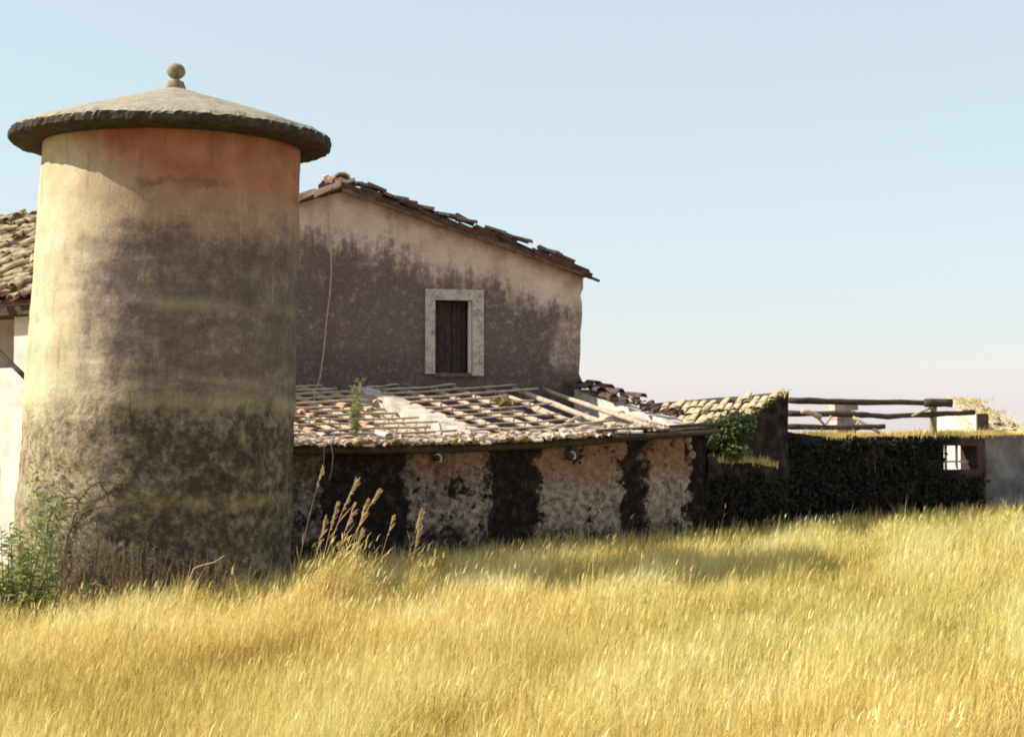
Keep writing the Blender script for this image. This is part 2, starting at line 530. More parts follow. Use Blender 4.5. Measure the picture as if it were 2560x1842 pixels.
    for i, (r, zq) in enumerate(prof):
        ring = []
        for k in range(n):
            a = 2 * math.pi * k / n
            d = Vector((math.cos(a), math.sin(a), 0))
            e = 0
            ez = 0
            if i >= 2:
                q = d * r * 2
                e = .018 * mnoise.fractal(Vector((q.x * 2, q.y * 2, zq * 3)), 1, 2, 3)
                ez = .014 * mnoise.fractal(Vector((q.x * 2.5, q.y * 2.5, zq * 3 + 7)), 1, 2, 3)
                if 3 <= i <= 6:
                    e += .009 * mnoise.noise(Vector((k * .37, i * .5, 0))) + random.uniform(-.012, .012)
                    ez += random.uniform(-.008, .008) + .015 * mnoise.noise(Vector((k * .31, 0, 5)))
            rr2 = r + e
            tilt = -.022 * (-d.y * r)          # the cap sits a little low on the near side
            ring.append(bm.verts.new(d * rr2 + Vector((lean * (zq - 2.7), 0, zq + ez + tilt))))
        rings.append(ring)
    for i in range(len(rings) - 1):
        for k in range(n):
            bm.faces.new((rings[i][k], rings[i][(k + 1) % n], rings[i + 1][(k + 1) % n], rings[i + 1][k]))
    bm.faces.new(rings[-1]); bm.faces.new(rings[0][::-1])
    rf = obj('roof', bm, rm, t, smooth=True)
    rf.data.polygons.foreach_set('use_smooth', [not (2 * n <= i < 7 * n) for i in range(len(rf.data.polygons))])
    # finial
    fm = mat_simple('mossy_stone', (.10, .09, .06), (.36, .31, .20), 9, .6, .01)
    def lathe(pr, n=24, off=(0, 0)):
        bm = bmesh.new(); rings = []
        for r, zq in pr:
            rings.append([bm.verts.new((off[0] + r * math.cos(2 * math.pi * k / n), off[1] + r * math.sin(2 * math.pi * k / n), zq + .012 * mnoise.noise(Vector((k * .5, zq * 14, 1))))) for k in range(n)])
        for i in range(len(rings) - 1):
            for k in range(n): bm.faces.new((rings[i][k], rings[i][(k + 1) % n], rings[i + 1][(k + 1) % n], rings[i + 1][k]))
        bm.faces.new(rings[-1]); bm.faces.new(rings[0][::-1])
        return bm
    ox = lean * 3.65
    fin = obj('finial', lathe([(.125, 6.29), (.125, 6.36), (.115, 6.39), (.105, 6.42), (.10, 6.43), (.05, 6.445), (.047, 6.47)], off=(ox, 0)), fm, t, smooth=True)
    pr = []
    for i in range(13):
        a = -math.pi / 2 + math.pi * i / 12
        pr.append((max(.012, .117 * math.cos(a)), 6.565 + .10 * math.sin(a)))
    obj('ball', lathe(pr, off=(ox + .005, 0)), fm, fin, smooth=True)
    return t, lean
tower_root, LEAN = tower()

# ------------------------------------------------------------------ farmhouse
def farmhouse():
    rx = HS.line(850)[0]                       # ridge, local x (negative)
    half = -rx
    ze = HS.px(1450, 688).z
    zr = HS.px(850, 479).z
    sl = (zr - ze) / half
    top = lambda x: zr - sl * abs(x - rx)
    M = Mat('mould_blackened_gable', .95, .1)
    x, y, z = M.xyz()
    h = M.m('SUBTRACT', M.m('SUBTRACT', zr, M.m('MULTIPLY', M.m('ABSOLUTE', M.m('SUBTRACT', x, rx)), sl)), z)   # metres below the verge
    n1 = M.noise(.9, 5, .6); n2 = M.noise(5, 6, .72); n3 = M.noise(16, 5, .75)
    pale = M.ramp(M.noise(1.6, 6, .65, off=(2, 0, 7)), [(.3, (.43, .32, .25)), (.5, (.58, .46, .385)), (.72, (.68, .57, .50))])
    rust = M.m('MULTIPLY', M.step(M.m('ADD', h, M.m('MULTIPLY', M.noise(2.0, 5, .7), 1.1)), .95, .35), .85)
    pale = M.mix(rust, pale, M.ramp(n2, [(.35, (.20, .12, .075)), (.65, (.40, .25, .15))]))
    strk = M.noise(2.2, 6, .72, M.scale(M.co, (1.6, 1.6, .28)))
    f = M.step(M.m('ADD', h, M.m('ADD', M.m('MULTIPLY', M.m('SUBTRACT', n1, .5), 1.0), M.m('MULTIPLY', M.m('SUBTRACT', strk, .5), 1.5))), .22, 1.2)
    right = M.step(M.m('ADD', x, M.m('MULTIPLY', M.m('SUBTRACT', n1, .5), 1.6)), -1.3, -.1)
    f = M.m('SUBTRACT', f, M.m('MULTIPLY', right, -.10))
    pp = M.m('ADD', x, M.m('MULTIPLY', M.m('SUBTRACT', M.noise(1.5, 6, .7, off=(4, 0, 9)), .5), 1.2))
    peel = M.m('MULTIPLY', M.step(pp, -.75, -.35), M.m('MULTIPLY', M.step(z, 4.15, 3.9), M.step(z, 2.9, 3.15)))
    f = M.m('SUBTRACT', f, M.m('MULTIPLY', peel, .42))
    low = M.step(z, 3.6, 2.9)
    mot = M.m('ADD', M.m('MULTIPLY', n2, .75), M.m('MULTIPLY', n3, .5))
    f = M.step(M.m('ADD', M.m('ADD', f, M.m('MULTIPLY', low, .2)), M.m('MULTIPLY', M.m('SUBTRACT', mot, .625), 2.5)), .12, 1.12)
    pale = M.mix(M.m('MULTIPLY', M.step(strk, .55, .72), .45), pale, (.30, .23, .17))
    wn_ = M.n('ShaderNodeTexNoise'); wn_.inputs['Scale'].default_value = 3.0; wn_.inputs['Detail'].default_value = 6
    M.put(wn_.inputs['Vector'], M.co)
    crk = M.vor(.7, 'DISTANCE_TO_EDGE', 'Distance', M.mix(.36, M.co, wn_.outputs['Color']))
    mould = M.ramp(M.m('ADD', M.m('MULTIPLY', n3, .5), M.m('MULTIPLY', n2, .5)), [(.36, (.048, .034, .037)), (.5, (.095, .071, .074)), (.64, (.22, .18, .175))])
    col = M.mix(M.m('MULTIPLY', f, .95), pale, mould)
    col = M.mix(M.m('MULTIPLY', M.step(crk, .007, .0), M.step(n1, .48, .62, 0, .4)), col, (.05, .04, .04))
    wm = M.done(col, M.bump(n3, .45, .02, M.bump(n2, .4, .04)))
    t = thing('farmhouse', 'roofed farmhouse with mould-blackened gable and one framed window, behind the tower', 'house', (HS.o.x, HS.o.y, 0), HS.a)
    wx0, wx1 = HS.line(1086)[0], HS.line(1180)[0]
    wz0, wz1 = HS.px(1130, 932).z, HS.px(1130, 750).z
    fx0, fx1 = HS.line(1062)[0], HS.line(1208)[0]
    fz1 = HS.px(1130, 724).z
    bm = bmesh.new()
    grid_wall(bm, 2 * rx, 0, -.5, top, .45, .18, .18, [(wx0, wx1, wz0, wz1)], .035, None, .09, 1.3)
    LEN = 10.0
    # side and back walls
    grid_wall(bm, .46, LEN - .46, -.5, lambda q: ze - .02, .44, .5, .5, mtx=Matrix.Translation((0, 0, 0)) @ Matrix.Rotation(R(90), 4, 'Z'), seed=5)
    grid_wall(bm, .46, LEN - .46, -.5, lambda q: ze - .02, .44, .5, .5, mtx=Matrix.Translation((2 * rx + .44, 0, 0)) @ Matrix.Rotation(R(90), 4, 'Z'), seed=8)
    grid_wall(bm, 2 * rx, 0, -.5, lambda q: top(q) - .01, .45, .5, .5, mtx=Matrix.Translation((0, LEN - .45, 0)), seed=9)
    obj('wall', bm, wm, t)
    # roof: board deck, beams, tiles
    ov = .16
    cs = 1 / math.sqrt(1 + sl * sl)
    bm = bmesh.new()
    def deckz(xq): return zr + .015 - sl * abs(xq - rx)
    exr = .10
    slab(bm, (exr, -ov, deckz(exr) + .07), (exr, LEN + .1, deckz(exr) + .07), (rx, LEN + .1, zr + .085), (rx, -ov, zr + .085), .07, 24, 10, .015)
    slab(bm, (2 * rx - exr, LEN + .1, deckz(exr) + .07), (2 * rx - exr, -ov, deckz(exr) + .07), (rx - .002, -ov, zr + .085), (rx - .002, LEN + .1, zr + .085), .07, 24, 10, .015)
    rf = obj('roof', bm, wood_dark, t)
    bm = bmesh.new()
    Ls = (half + exr) / cs
    barrel_tiles(bm, (exr, LEN, deckz(exr) + .09), (0, -1, 0), (-cs, 0, sl * cs), LEN + .1, Ls - .1, .22, .38, .022, .05)
    barrel_tiles(bm, (exr, LEN, deckz(exr) + .155), (0, -1, 0), (-cs, 0, sl * cs), LEN + .1, Ls - .1, .22, .38, .035, .30)
    for li, ms in ((.09, 0), (.14, .1), (.19, .55)):
        barrel_tiles(bm, (exr, .36, deckz(exr) + li), (0, -1, 0), (-cs, 0, sl * cs), .56, Ls - .1, .24, .36, .03, ms)
    # loose lumps of tile along the verge
    for k in range(26):
        q = random.uniform(.05, .97)
        xq = exr + (rx - exr) * q
        m = Matrix.Translation((xq, random.uniform(-.16, .1), deckz(xq) + .15 + random.uniform(0, .06))) @ Matrix.Rotation(math.atan(sl) + random.uniform(-.2, .2), 4, 'Y') @ Matrix.Rotation(random.uniform(1.2, 1.9), 4, 'Z')
        one_tile(bm, m, .2, random.uniform(.25, .4))
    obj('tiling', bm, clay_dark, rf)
    bm = bmesh.new()
    barrel_tiles(bm, (2 * rx - exr, -.1, deckz(exr) + .09), (0, 1, 0), (cs, 0, sl * cs), LEN + .1, Ls - .1, .22, .38, .022, .05)
    barrel_tiles(bm, (2 * rx - exr, -.12, deckz(exr) + .14), (0, 1, 0), (cs, 0, sl * cs), LEN + .1, Ls - .1, .22, .38, .03, .3)
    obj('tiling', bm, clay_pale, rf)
    bm = bmesh.new()
    for k in range(27):
        m = Matrix.Translation((rx + random.uniform(-.02, .02), -.22 + k * .385, zr + .17 + random.uniform(0, .03))) @ Matrix.Rotation(random.uniform(-.06, .06), 4, 'Z')
        one_tile(bm, m, .30, .42)
    for k in range(9):   # mortar and rubble heaped at the ridge end
        box(bm, -.06, .06, -.05, .05, -.04, .05, Matrix.Translation((rx + random.uniform(-.28, .1), random.uniform(-.12, .12), zr + random.uniform(.10, .26))) @ Matrix.Rotation(random.uniform(0, 3), 4, 'Z'), .03)
    obj('ridge_tiles', bm, clay_pale, rf)
    # purlin ends seen under the verge
    for q in ():
        xq = rx * q
        log('purlin', (xq, -.02, top(xq) - .09), (xq, .6, top(xq) - .09), .07, .07, wood_dark, t, 4, .005)
    # pole that sticks out beyond the eave
    a, b = HS.px(1330, 640, -.1), HS.px(1500, 703, -.14)
    log('eave_pole', a, b, .035, .028, wood_dark, t, 7, .012)
    # verge board
    bm = bmesh.new()
    for k in range(14):
        x0 = rx + (exr - .1 - rx) * k / 14; x1 = rx + (exr - .1 - rx) * (k + 1) / 14 - .004
        for (xa, xb) in ((x0, x1),):
            vs = [bm.verts.new(p) for p in ((xa, -ov - .02, deckz(xa) - .04), (xb, -ov - .02, deckz(xb) - .04), (xb, -ov - .02, deckz(xb) + .04), (xa, -ov - .02, deckz(xa) + .04),
                                            (xa, -ov + .017, deckz(xa) - .04), (xb, -ov + .017, deckz(xb) - .04), (xb, -ov + .017, deckz(xb) + .04), (xa, -ov + .017, deckz(xa) + .04))]
            for f_ in ((0, 1, 2, 3), (7, 6, 5, 4), (0, 4, 5, 1), (3, 2, 6, 7), (1, 5, 6, 2), (0, 3, 7, 4)): bm.faces.new([vs[i] for i in f_])
    obj('verge_board', bm, mat_simple('brown_board', (.09, .055, .04), (.22, .14, .10), 7, .4), t)
    # window
    fm = Mat('chipped_stone_frame', .9, .1)
    nn = fm.noise(9, 6, .75)
    fmat = fm.done(fm.mix(fm.step(fm.noise(11, 7, .8), .42, .68), (.52, .46, .42), (.20, .165, .16)), fm.bump(nn, .5, .02))
    bm = bmesh.new()
    box(bm, fx0, wx0 + .004, -.055, .02, wz0 - .02, fz1)
    box(bm, wx1 - .004, fx1, -.055, .02, wz0 - .05, fz1)
    box(bm, wx0 + .0045, wx1 - .0045, -.055, .02, wz1 - .006, fz1)
    wd = obj('window', bm, fmat, t)
    bm = bmesh.new()
    box(bm, wx1 - .055, wx1 - .005, .025, .16, wz0, wz1 - .01)
    obj('jamb', bm, white_plaster, wd)
    bm = bmesh.new()
    shut = mat_simple('old_brown_shutter', (.040, .029, .030), (.085, .062, .062), 7, .4, .01)
    wxr = wx1 - .06
    xm = wx0 + (wxr - wx0) * .56
    for (xa_, xb_, yy_) in ((wx0, xm - .006, .22), (xm + .006, wxr, .26)):
        bm = bmesh.new()
        for k in range(3):
            box(bm, xa_ + (xb_ - xa_) * k / 3 + .003, xa_ + (xb_ - xa_) * (k + 1) / 3 - .003, yy_, yy_ + .03, wz0, wz1 - .012)
        for zc in (.22, .78):
            zc = wz0 + (wz1 - wz0) * zc
            box(bm, xa_ + .01, xb_ - .01, yy_ + .031, yy_ + .05, zc - .05, zc + .05)
        obj('shutter', bm, shut, wd)
    bm = bmesh.new()
    box(bm, wx0 - .01, wx1 + .01, -.045, .44, wz0 - .07, wz0 - .003, None, .006)
    obj('sill', bm, wm, wd)
    # flashing: dark tarred wedge at the foot of the right corner
    return t, rx, sl, zr, top
house, HRX, HSL, HZR, HTOP = farmhouse()

# cord hanging on the gable
bm = bmesh.new()
pts = [HS.m @ HS.px(u, v, -.07) for u, v in ((818, 484), (819, 560), (825, 620), (827, 680), (823, 740), (816, 792), (812, 840), (807, 890), (800, 940), (791, 972))]
pts.append(LT.m @ LT.px(785, 1002, 3.6))
tube(bm, pts, .014, 6, True)
tag(obj('hanging_cord', bm, cable_m, smooth=True), 'thin pale cord hanging down the dark gable next to the tower', 'cord')

# ------------------------------------------------------------------ ruined lean-to
EY = -.25
_e = [(560, 1114), (650, 1113), (730, 1112), (900, 1111), (1050, 1110), (1200, 1106), (1350, 1100), (1500, 1089), (1650, 1076), (1770, 1064), (1830, 1058)]
EX = [LT.line(u, EY)[0] for u, v in _e]
EZ = [LT.px(u, v, EY).z for u, v in _e]
def ze_lt(x): return float(np.interp(x, EX, EZ))
_hc = LT.loc(HS.m @ Vector((0, 0, 0)))
_hd = LT.loc(HS.m @ Vector((-5, 0, 0))) - _hc
def yw(x): return _hc.y + (x - _hc.x) * _hd.y / _hd.x - .04
XL, XR = LT.line(640)[0], LT.line(1766)[0]
ZW = 2.87
def rz(x, y):
    w_ = yw(min(x, _hc.x))
    return ze_lt(x) + (ZW - ze_lt(x)) * (y - EY) / (w_ - EY)

def lean_to():
    t = thing('ruined_lean_to', 'low lean-to with bare rafters and battens, its roof tiles gone, against the farmhouse', 'ruin', (LT.o.x, LT.o.y, 0), LT.a)
    # front wall material: dark rubble with rendered patches
    M = Mat('patchy_leanto_wall', .97, .08)
    x, y, z = M.xyz()
    d1 = M.m('MULTIPLY', M.m('SUBTRACT', M.noise(1.7, 7, .72), .5), 1.3)
    n2 = M.noise(9, 6, .75); n3 = M.noise(22, 5, .75)
    xd = M.m('ADD', x, d1)
    patch = None
    for (ua, ub, wgt) in ((1015, 1222, .78), (1345, 1558, 1.0), (1606, 1722, .95), (700, 800, .55)):
        a, b = LT.line(ua)[0], LT.line(ub)[0]
        e = .12
        q = M.m('MULTIPLY', M.m('MULTIPLY', M.step(xd, a - e, a + e), M.step(xd, b + .05, b - .05)), wgt)
        patch = q if patch is None else M.m('MAXIMUM', patch, q)
    lowm = M.step(M.m('ADD', z, M.m('MULTIPLY', M.noise(3, 5, .7, off=(4, 4, 4)), .6)), .62, 1.0)
    patch = M.m('MULTIPLY', patch, M.m('ADD', M.m('MULTIPLY', lowm, .65), .35))
    hol = M.step(M.noise(4.2, 5, .7, off=(7, 2, 1)), .36, .44)
    fp = M.step(M.m('ADD', M.m('MULTIPLY', patch, hol), M.m('MULTIPLY', M.m('SUBTRACT', M.m('ADD', M.m('MULTIPLY', n2, .6), M.m('MULTIPLY', M.noise(3.1, 6, .75, off=(6, 6, 1)), .5)), .55), 2.2)), .12, 1.02)
    dark = M.ramp(M.noise(7, 6, .75), [(.33, (.007, .006, .007)), (.52, (.020, .016, .016)), (.66, (.060, .05, .045)), (.78, (.19, .165, .14))])
    pl = M.ramp(n2, [(.28, (.055, .042, .036)), (.46, (.23, .185, .155)), (.66, (.44, .37, .32))])
    og = M.step(M.m('ADD', z, M.m('MULTIPLY', M.m('SUBTRACT', M.noise(1.7, 5, .7, off=(1, 8, 3)), .5), 1.1)), 1.12, 1.6)
    pl = M.mix(M.m('MULTIPLY', og, .75), pl, M.ramp(n3, [(.3, (.14, .06, .028)), (.7, (.34, .175, .085))]))
    col = M.mix(fp, dark, pl)
    spots = M.step(M.noise(13, 3, .6), .64, .69)
    col = M.mix(M.m('MULTIPLY', spots, .85), col, (.03, .025, .022))
    wm = M.done(col, M.bump(n3, .5, .02, M.bump(M.m('ADD', M.m('MULTIPLY', fp, .6), n2), .7, .05)))
    bm = bmesh.new()
    grid_wall(bm, XL, XR, -.5, lambda q: rz(q, .2) - .10 + .03 * mnoise.noise(Vector((q * 4, 0, 3))), .45, .14, .14, (), .05, None, .08, 2.2)
    obj('wall', bm, wm, t)
    # end wall, its inner face limewashed and in the sun
    bm = bmesh.new()
    mtx = Matrix.Translation((XR - .40, 0, 0)) @ Matrix.Rotation(R(90), 4, 'Z') @ Matrix.Scale(-1, 4, (0, 1, 0))
    grid_wall(bm, .452, yw(XR) + .05, -.5, lambda q: rz(XR - .2, q) - .10 + .09 * mnoise.noise(Vector((q * 3, 2, 3))) + .05 * mnoise.noise(Vector((q * 11, 2, 3))), .40, .1, .2, (), .03, mtx, 0, 4.0)
    obj('end_wall', bm, mat_simple('flaking_limewash', (.30, .25, .21), (.66, .60, .53), 5, .6, .02, (.76, .71, .64)), t)
    # partition wall whose coping shows as a white strip
    bm = bmesh.new()
    xa, xb = .06, .40
    m = Matrix.Translation((xb, 0, 0)) @ Matrix.Rotation(R(90), 4, 'Z')
    grid_wall(bm, .452, yw(.4) - .25, -.5, lambda q: rz(.2, q) - .02 + .06 * mnoise.noise(Vector((q * 3, 6, 1))), xb - xa, .1, .3, (), .03, m, 0, 6.1)
    obj('partition_wall', bm, mat_simple('dirty_mortar', (.34, .29, .25), (.74, .67, .58), 4, .7, .03), t)
    # rafters
    k = 0
    q = XL + .1
    while q < XR - .5:
        if not (-.06 < q < .55):
            dens = .36 if q < .9 else .50
            y1 = yw(q)
            y0 = random.uniform(-.02, .08)
            if q > 1.2 and random.random() < .18: y0 = random.uniform(.6, 1.4)
            rr = random.uniform(.042, .058)
            dxx = random.uniform(-.07, .07)
            log('rafter', (q, y0, rz(q, y0) - .10), (q + dxx, y1, rz(q + dxx, y1) - .10), rr, rr * .9, wood_grey, t, 9, .02, random.uniform(0, .04))
            k += 1
        else:
            dens = .3
        q += dens * random.uniform(.85, 1.15)
    # battens
    y = .02
    i = 0
    while y < yw(XL) - .05:
        xe = min(XR - .1, _hc.x + (y + .04 - _hc.y) * _hd.x / _hd.y - .05)
        # left bay up to the partition, right bay beyond it
        spans = [(XL, min(.0 + random.uniform(-.35, .05), xe))]
        if xe > .6:
            r_end = min(xe, random.uniform(1.9, 3.0) if 0.4 < y < 3.0 else random.uniform(3.0, 4.2))
            spans.append((.45 + random.uniform(-.25, .05), r_end))
        for (a, b) in spans:
            if b - a < .3: continue
            rr = random.uniform(.016, .023)
            za, zb = rz(a, y), rz(b, y)
            log('batten', (a, y, za - .025), (b, y + random.uniform(-.06, .06), zb - .025), rr, rr, wood_grey, t, 13, .014, random.uniform(-.01, .02), 6)
        y += random.uniform(.33, .41); i += 1
    # eave beam, in the shade under the tiles
    bm = bmesh.new()
    n = 40
    pts = [Vector((XL + (XR - XL) * j / n, -.06, ze_lt(XL + (XR - XL) * j / n) - .075 + .01 * mnoise.noise(Vector((j * .6, 1, 1))))) for j in range(n + 1)]
    tube(bm, pts, .065, 8, True, .06)
    obj('eave_beam', bm, wood_dark, t, smooth=True)
    # broken tiles and mortar left along the eave
    bm0 = bmesh.new(); one_tile(bm0, Matrix.Identity(4), .2, .36); me_t = bpy.data.meshes.new('roof_tile'); bm0.to_mesh(me_t); bm0.free(); me_t.materials.append(clay_pale)
    bm0 = bmesh.new(); one_tile(bm0, Matrix.Identity(4), .19, .2); me_s = bpy.data.meshes.new('tile_stub'); bm0.to_mesh(me_s); bm0.free(); me_s.materials.append(clay)
    def put(me, x, y, dz, rz_, tilt=0.0, roll=0.0, s=1.0):
        o = bpy.data.objects.new('roof_tile', me); COL.objects.link(o); o.parent = t
        sl = math.atan((rz(x, y + .3) - rz(x, y)) / .3)
        o.matrix_local = Matrix.Translation((x, y, rz(x, y) + dz)) @ Matrix.Rotation(sl + tilt, 4, 'X') @ Matrix.Rotation(rz_, 4, 'Z') @ Matrix.Rotation(roll, 4, 'Y') @ Matrix.Scale(s, 4)
    x = XL + .1
    while x < 3.1:
        put(me_t if random.random() < .7 else me_s, x, EY - .03 + random.uniform(-.04, .12), -.03 + random.uniform(0, .03), random.gauss(0, .3) if random.random() < .6 else random.gauss(1.57, .25), random.uniform(-.1, .1), 0, random.uniform(.45, .8))
        x += random.uniform(.10, .26)
    for k in range(20):
        x = random.uniform(XL, 2.6)
        put(random.choice((me_t, me_s)), x, random.uniform(.0, .55), random.uniform(.0, .03), random.uniform(-1.4, 1.4), random.uniform(-.1, .1), random.choice((0, 0, math.pi)), random.uniform(.45, .8))
    for k in range(18):
        x = random.uniform(XL, -.2)
        put(me_s, x, random.uniform(.5, 3.4), random.uniform(-.02, .02), random.uniform(-.3, .3), 0, 0, random.uniform(.8, 1.1))
    # mortar crumbs along the eave: one heap nobody could count
    bm = bmesh.new()
    for k in range(900):
        x = random.uniform(XL, 3.4); y_ = abs(random.gauss(0, .2)) - .22
        s = random.uniform(.015, .06)
        m = Matrix.Translation((x, y_, rz(x, y_) + s * .3)) @ Matrix.Rotation(random.uniform(0, 3), 4, 'Z') @ Matrix.Rotation(random.uniform(-.4, .4), 4, 'X')
        box(bm, -s, s, -s * .7, s * .7, -s * .4, s * .4, m, s * .3)
    o = obj('rubble', bm, mat_simple('tile_crumbs', (.26, .19, .14), (.66, .56, .46), 11, .5, .02), t); o['kind'] = 'stuff'
    # moss cushions on the eave
    bm = bmesh.new()
    for k in range(34):
        u = random.choice((random.uniform(860, 1010), random.uniform(1130, 1240), random.uniform(1270, 1400)))
        x = LT.line(u, EY)[0]
        m = Matrix.Translation((x, EY + random.uniform(-.05, .1), rz(x, EY) + random.uniform(-.01, .05))) @ Matrix.Diagonal((random.uniform(.03, .09), random.uniform(.03, .06), random.uniform(.02, .05), 1))
        g = bmesh.ops.create_icosphere(bm, subdivisions=2, radius=1, matrix=m)
        for v in g['verts']: v.co += mnoise.noise_vector(v.co * 14) * .015
    o = obj('moss', bm, moss, t, smooth=True); o['kind'] = 'stuff'
    bm = bmesh.new()
    for cx in (-.42, -.21, 0.0):
        yy = 1.6 + random.uniform(0, .7)
        while yy < yw(XR) - .05:
            xx = XR + cx + random.uniform(-.03, .03)
            sl_ = math.atan((rz(xx, yy + .3) - rz(xx, yy)) / .3)
            one_tile(bm, Matrix.Translation((xx, yy, rz(xx, yy) + random.uniform(-.02, .05))) @ Matrix.Rotation(sl_ - .05, 4, 'X') @ Matrix.Rotation(random.gauss(0, .12), 4, 'Z'), .21, .38)
            yy += random.uniform(.24, .40)
    for k in range(50):
        yy = random.uniform(.5, yw(XR) - .1); xx = XR - random.uniform(-.05, .5); q = random.uniform(.03, .07)
        box(bm, -q, q, -q, q, -q * .5, q * .5, Matrix.Translation((xx, yy, rz(xx, yy) + .02)) @ Matrix.Rotation(random.uniform(0, 3), 4, 'Z'), q * .4)
    obj('verge_tiles', bm, clay_dark, t)
    # two rough poles carrying the eave on to the shed
    for (ua, va, ub, vb, yy, r) in ((1490, 1077, 1805, 1060, -.2, .028), (1530, 1094, 1800, 1078, -.26, .04)):
        log('eave_pole', LT.px(ua, va, yy), LT.px(ub, vb, yy), r, r * .9, wood_dark, t, 9, .014)
    # ends of floor beams in the wall
    for (u, v, r) in ((1092, 1140, .085), (1425, 1134, .10)):
        p = LT.px(u, v, 0)
        be = log('beam_end', (p.x, -.12, p.z), (p.x, .3, p.z), r, r, wood_dark, t, 4, .004, 0, 10)
        bm = bmesh.new()
        one_tile(bm, Matrix.Translation((p.x - .06, -.15, p.z - .03)) @ Matrix.Rotation(1.1, 4, 'Y'), .14, .1)
        obj('tile_shard', bm, clay_pale, be)
    # corner stones
    corner_m = mat_simple('grey_field_stone', (.12, .10, .085), (.36, .31, .26), 9, .6, .02)
    for (u, v, s) in ((1718, 1100, .07), (1722, 1118, .06), (1728, 1137, .075), (1660, 1106, .05), (1590, 1108, .045), (1560, 1110, .04)):
        p = LT.px(u, v, .0)
        bm = bmesh.new()
        g = bmesh.ops.create_icosphere(bm, subdivisions=2, radius=s, matrix=Matrix.Translation(p))
        for vv in g['verts']: vv.co += mnoise.noise_vector(vv.co * 9) * .02
        obj('corner_stone', bm, corner_m, t)
    return t
lean = lean_to()

# poles fallen across the open end of the lean-to
for (a, b, r, lab) in (
    ((1385, 1072, .35), (1470, 1034, 1.9), .034, 'short bare pole fallen slantwise across the open rafters, left of the other two'),
    ((1442, 1078, .2), (1578, 1022, 2.1), .036, 'long bare pole lying slantwise over the white inner wall of the lean-to'),
    ((1498, 1020, 2.2), (1650, 1062, .5), .034, 'bare pole sloping down right across the white inner wall of the lean-to'),
    ((1320, 1014, 2.6), (1372, 1038, 1.7), .045, 'thick short log lying beside the yellow plant on the lean-to roof')):
    bm = bmesh.new()
    p0, p1 = LT.m @ LT.px(*a), LT.m @ LT.px(*b)
    tube(bm, log_pts(p0, p1, 8, .02), [r * random.uniform(.85, 1.1) for _ in range(8)], 7, True, .06)
    tag(obj('fallen_pole', bm, wood_grey, smooth=True), lab, 'pole', 'poles fallen on the lean-to roof')

# ------------------------------------------------------------------ monopitch shed behind the lean-to
def rubble_mat(name, cols, sc=6):
    M = Mat(name, .97, .06)
    n2 = M.noise(sc, 6, .75); v = M.vor(sc * .9)
    c = M.ramp(M.m('ADD', M.m('MULTIPLY', n2, .7), M.m('MULTIPLY', v, .3)), cols)
    return M.done(c, M.bump(n2, .8, .06))
dark_rubble = rubble_mat('dark_rubble', [(.3, (.009, .009, .010)), (.5, (.026, .022, .022)), (.72, (.075, .06, .05))])

def shed():
    A = P(1971, 978, 26.9); B = P(1600, 1012, 28.1); A1 = P(1772, 1098, 25.95)
    o = Vector((A1.x, A1.y, 0))
    t = thing('shed', 'small shed with lichen-yellow tiled single-pitch roof and black end wall', 'shed', o)
    e = (B - A).normalized(); nz_ = e.cross(A1 - A).normalized()
    if nz_.z < 0: nz_ = -nz_
    C = Vector((2.2, 27.0, 0)); C.z = A.z - (nz_.x * (C.x - A.x) + nz_.y * (C.y - A.y)) / nz_.z
    A, B, A1, C = A - o, B - o, A1 - o, C - o
    bm = bmesh.new()
    d = (A - A1); L = Vector((d.x, d.y, 0)).length
    mt = Matrix.Translation((A1.x, A1.y, 0)) @ Matrix.Rotation(math.atan2(d.y, d.x), 4, 'Z')
    grid_wall(bm, 0, L, -.4, lambda q: A1.z + (A.z - A1.z) * q / L - .06 + .02 * mnoise.noise(Vector((q * 5, 1, 1))), .4, .16, .16, (), .06, mt, .03, 3.0)
    ee = (B - A); Le = Vector((ee.x, ee.y, 0)).length
    mt2 = Matrix.Translation((A.x, A.y, 0)) @ Matrix.Rotation(math.atan2(ee.y, ee.x), 4, 'Z')
    grid_wall(bm, .41, Le, -.4, lambda q: A.z + (B.z - A.z) * q / Le - .09, .3, .4, .4, (), .04, mt2, 0, 3.5)
    obj('wall', bm, dark_rubble, t)
    bm = bmesh.new()
    slab(bm, C, A1, A, B, .07, 12, 12, .03)
    rf = obj('roof', bm, wood_dark, t)
    ey = nz_.cross(-e)
    if ey.z < 0: ey = -ey
    ex = ey.cross(nz_)
    poly = [A1, A, B, C]
    p2 = [((p - C).dot(ex), (p - C).dot(ey)) for p in poly]
    x0, x1 = min(p[0] for p in p2), max(p[0] for p in p2); y0, y1 = min(p[1] for p in p2), max(p[1] for p in p2)
    def out(fc, fr_):
        q = (x0 + (x1 - x0) * fc, y0 + (y1 - y0) * fr_ + .17)
        sg = []
        for k in range(4):
            a_, b_ = p2[k], p2[(k + 1) % 4]
            sg.append((b_[0] - a_[0]) * (q[1] - a_[1]) - (b_[1] - a_[1]) * (q[0] - a_[0]))
        return not (all(v > -.02 for v in sg) or all(v < .02 for v in sg))
    bm = bmesh.new()
    O = C + ex * x0 + ey * y0
    barrel_tiles(bm, O + nz_ * .02, ex, ey, x1 - x0, y1 - y0, .14, .26, .025, .06, 0, out, .55)
    barrel_tiles(bm, O + nz_ * .05, ex, ey, x1 - x0, y1 - y0, .14, .26, .04, .75, 0, out, .55)
    obj('tiling', bm, clay_lichen, rf)
    top_grass('roof_grass', [o + A1.lerp(A, k / 6) + Vector((-.02, 0, .03)) for k in range(1, 7)], 380, .06, .09, 'dry grass along the sloping verge of the small shed', 35)
    return t

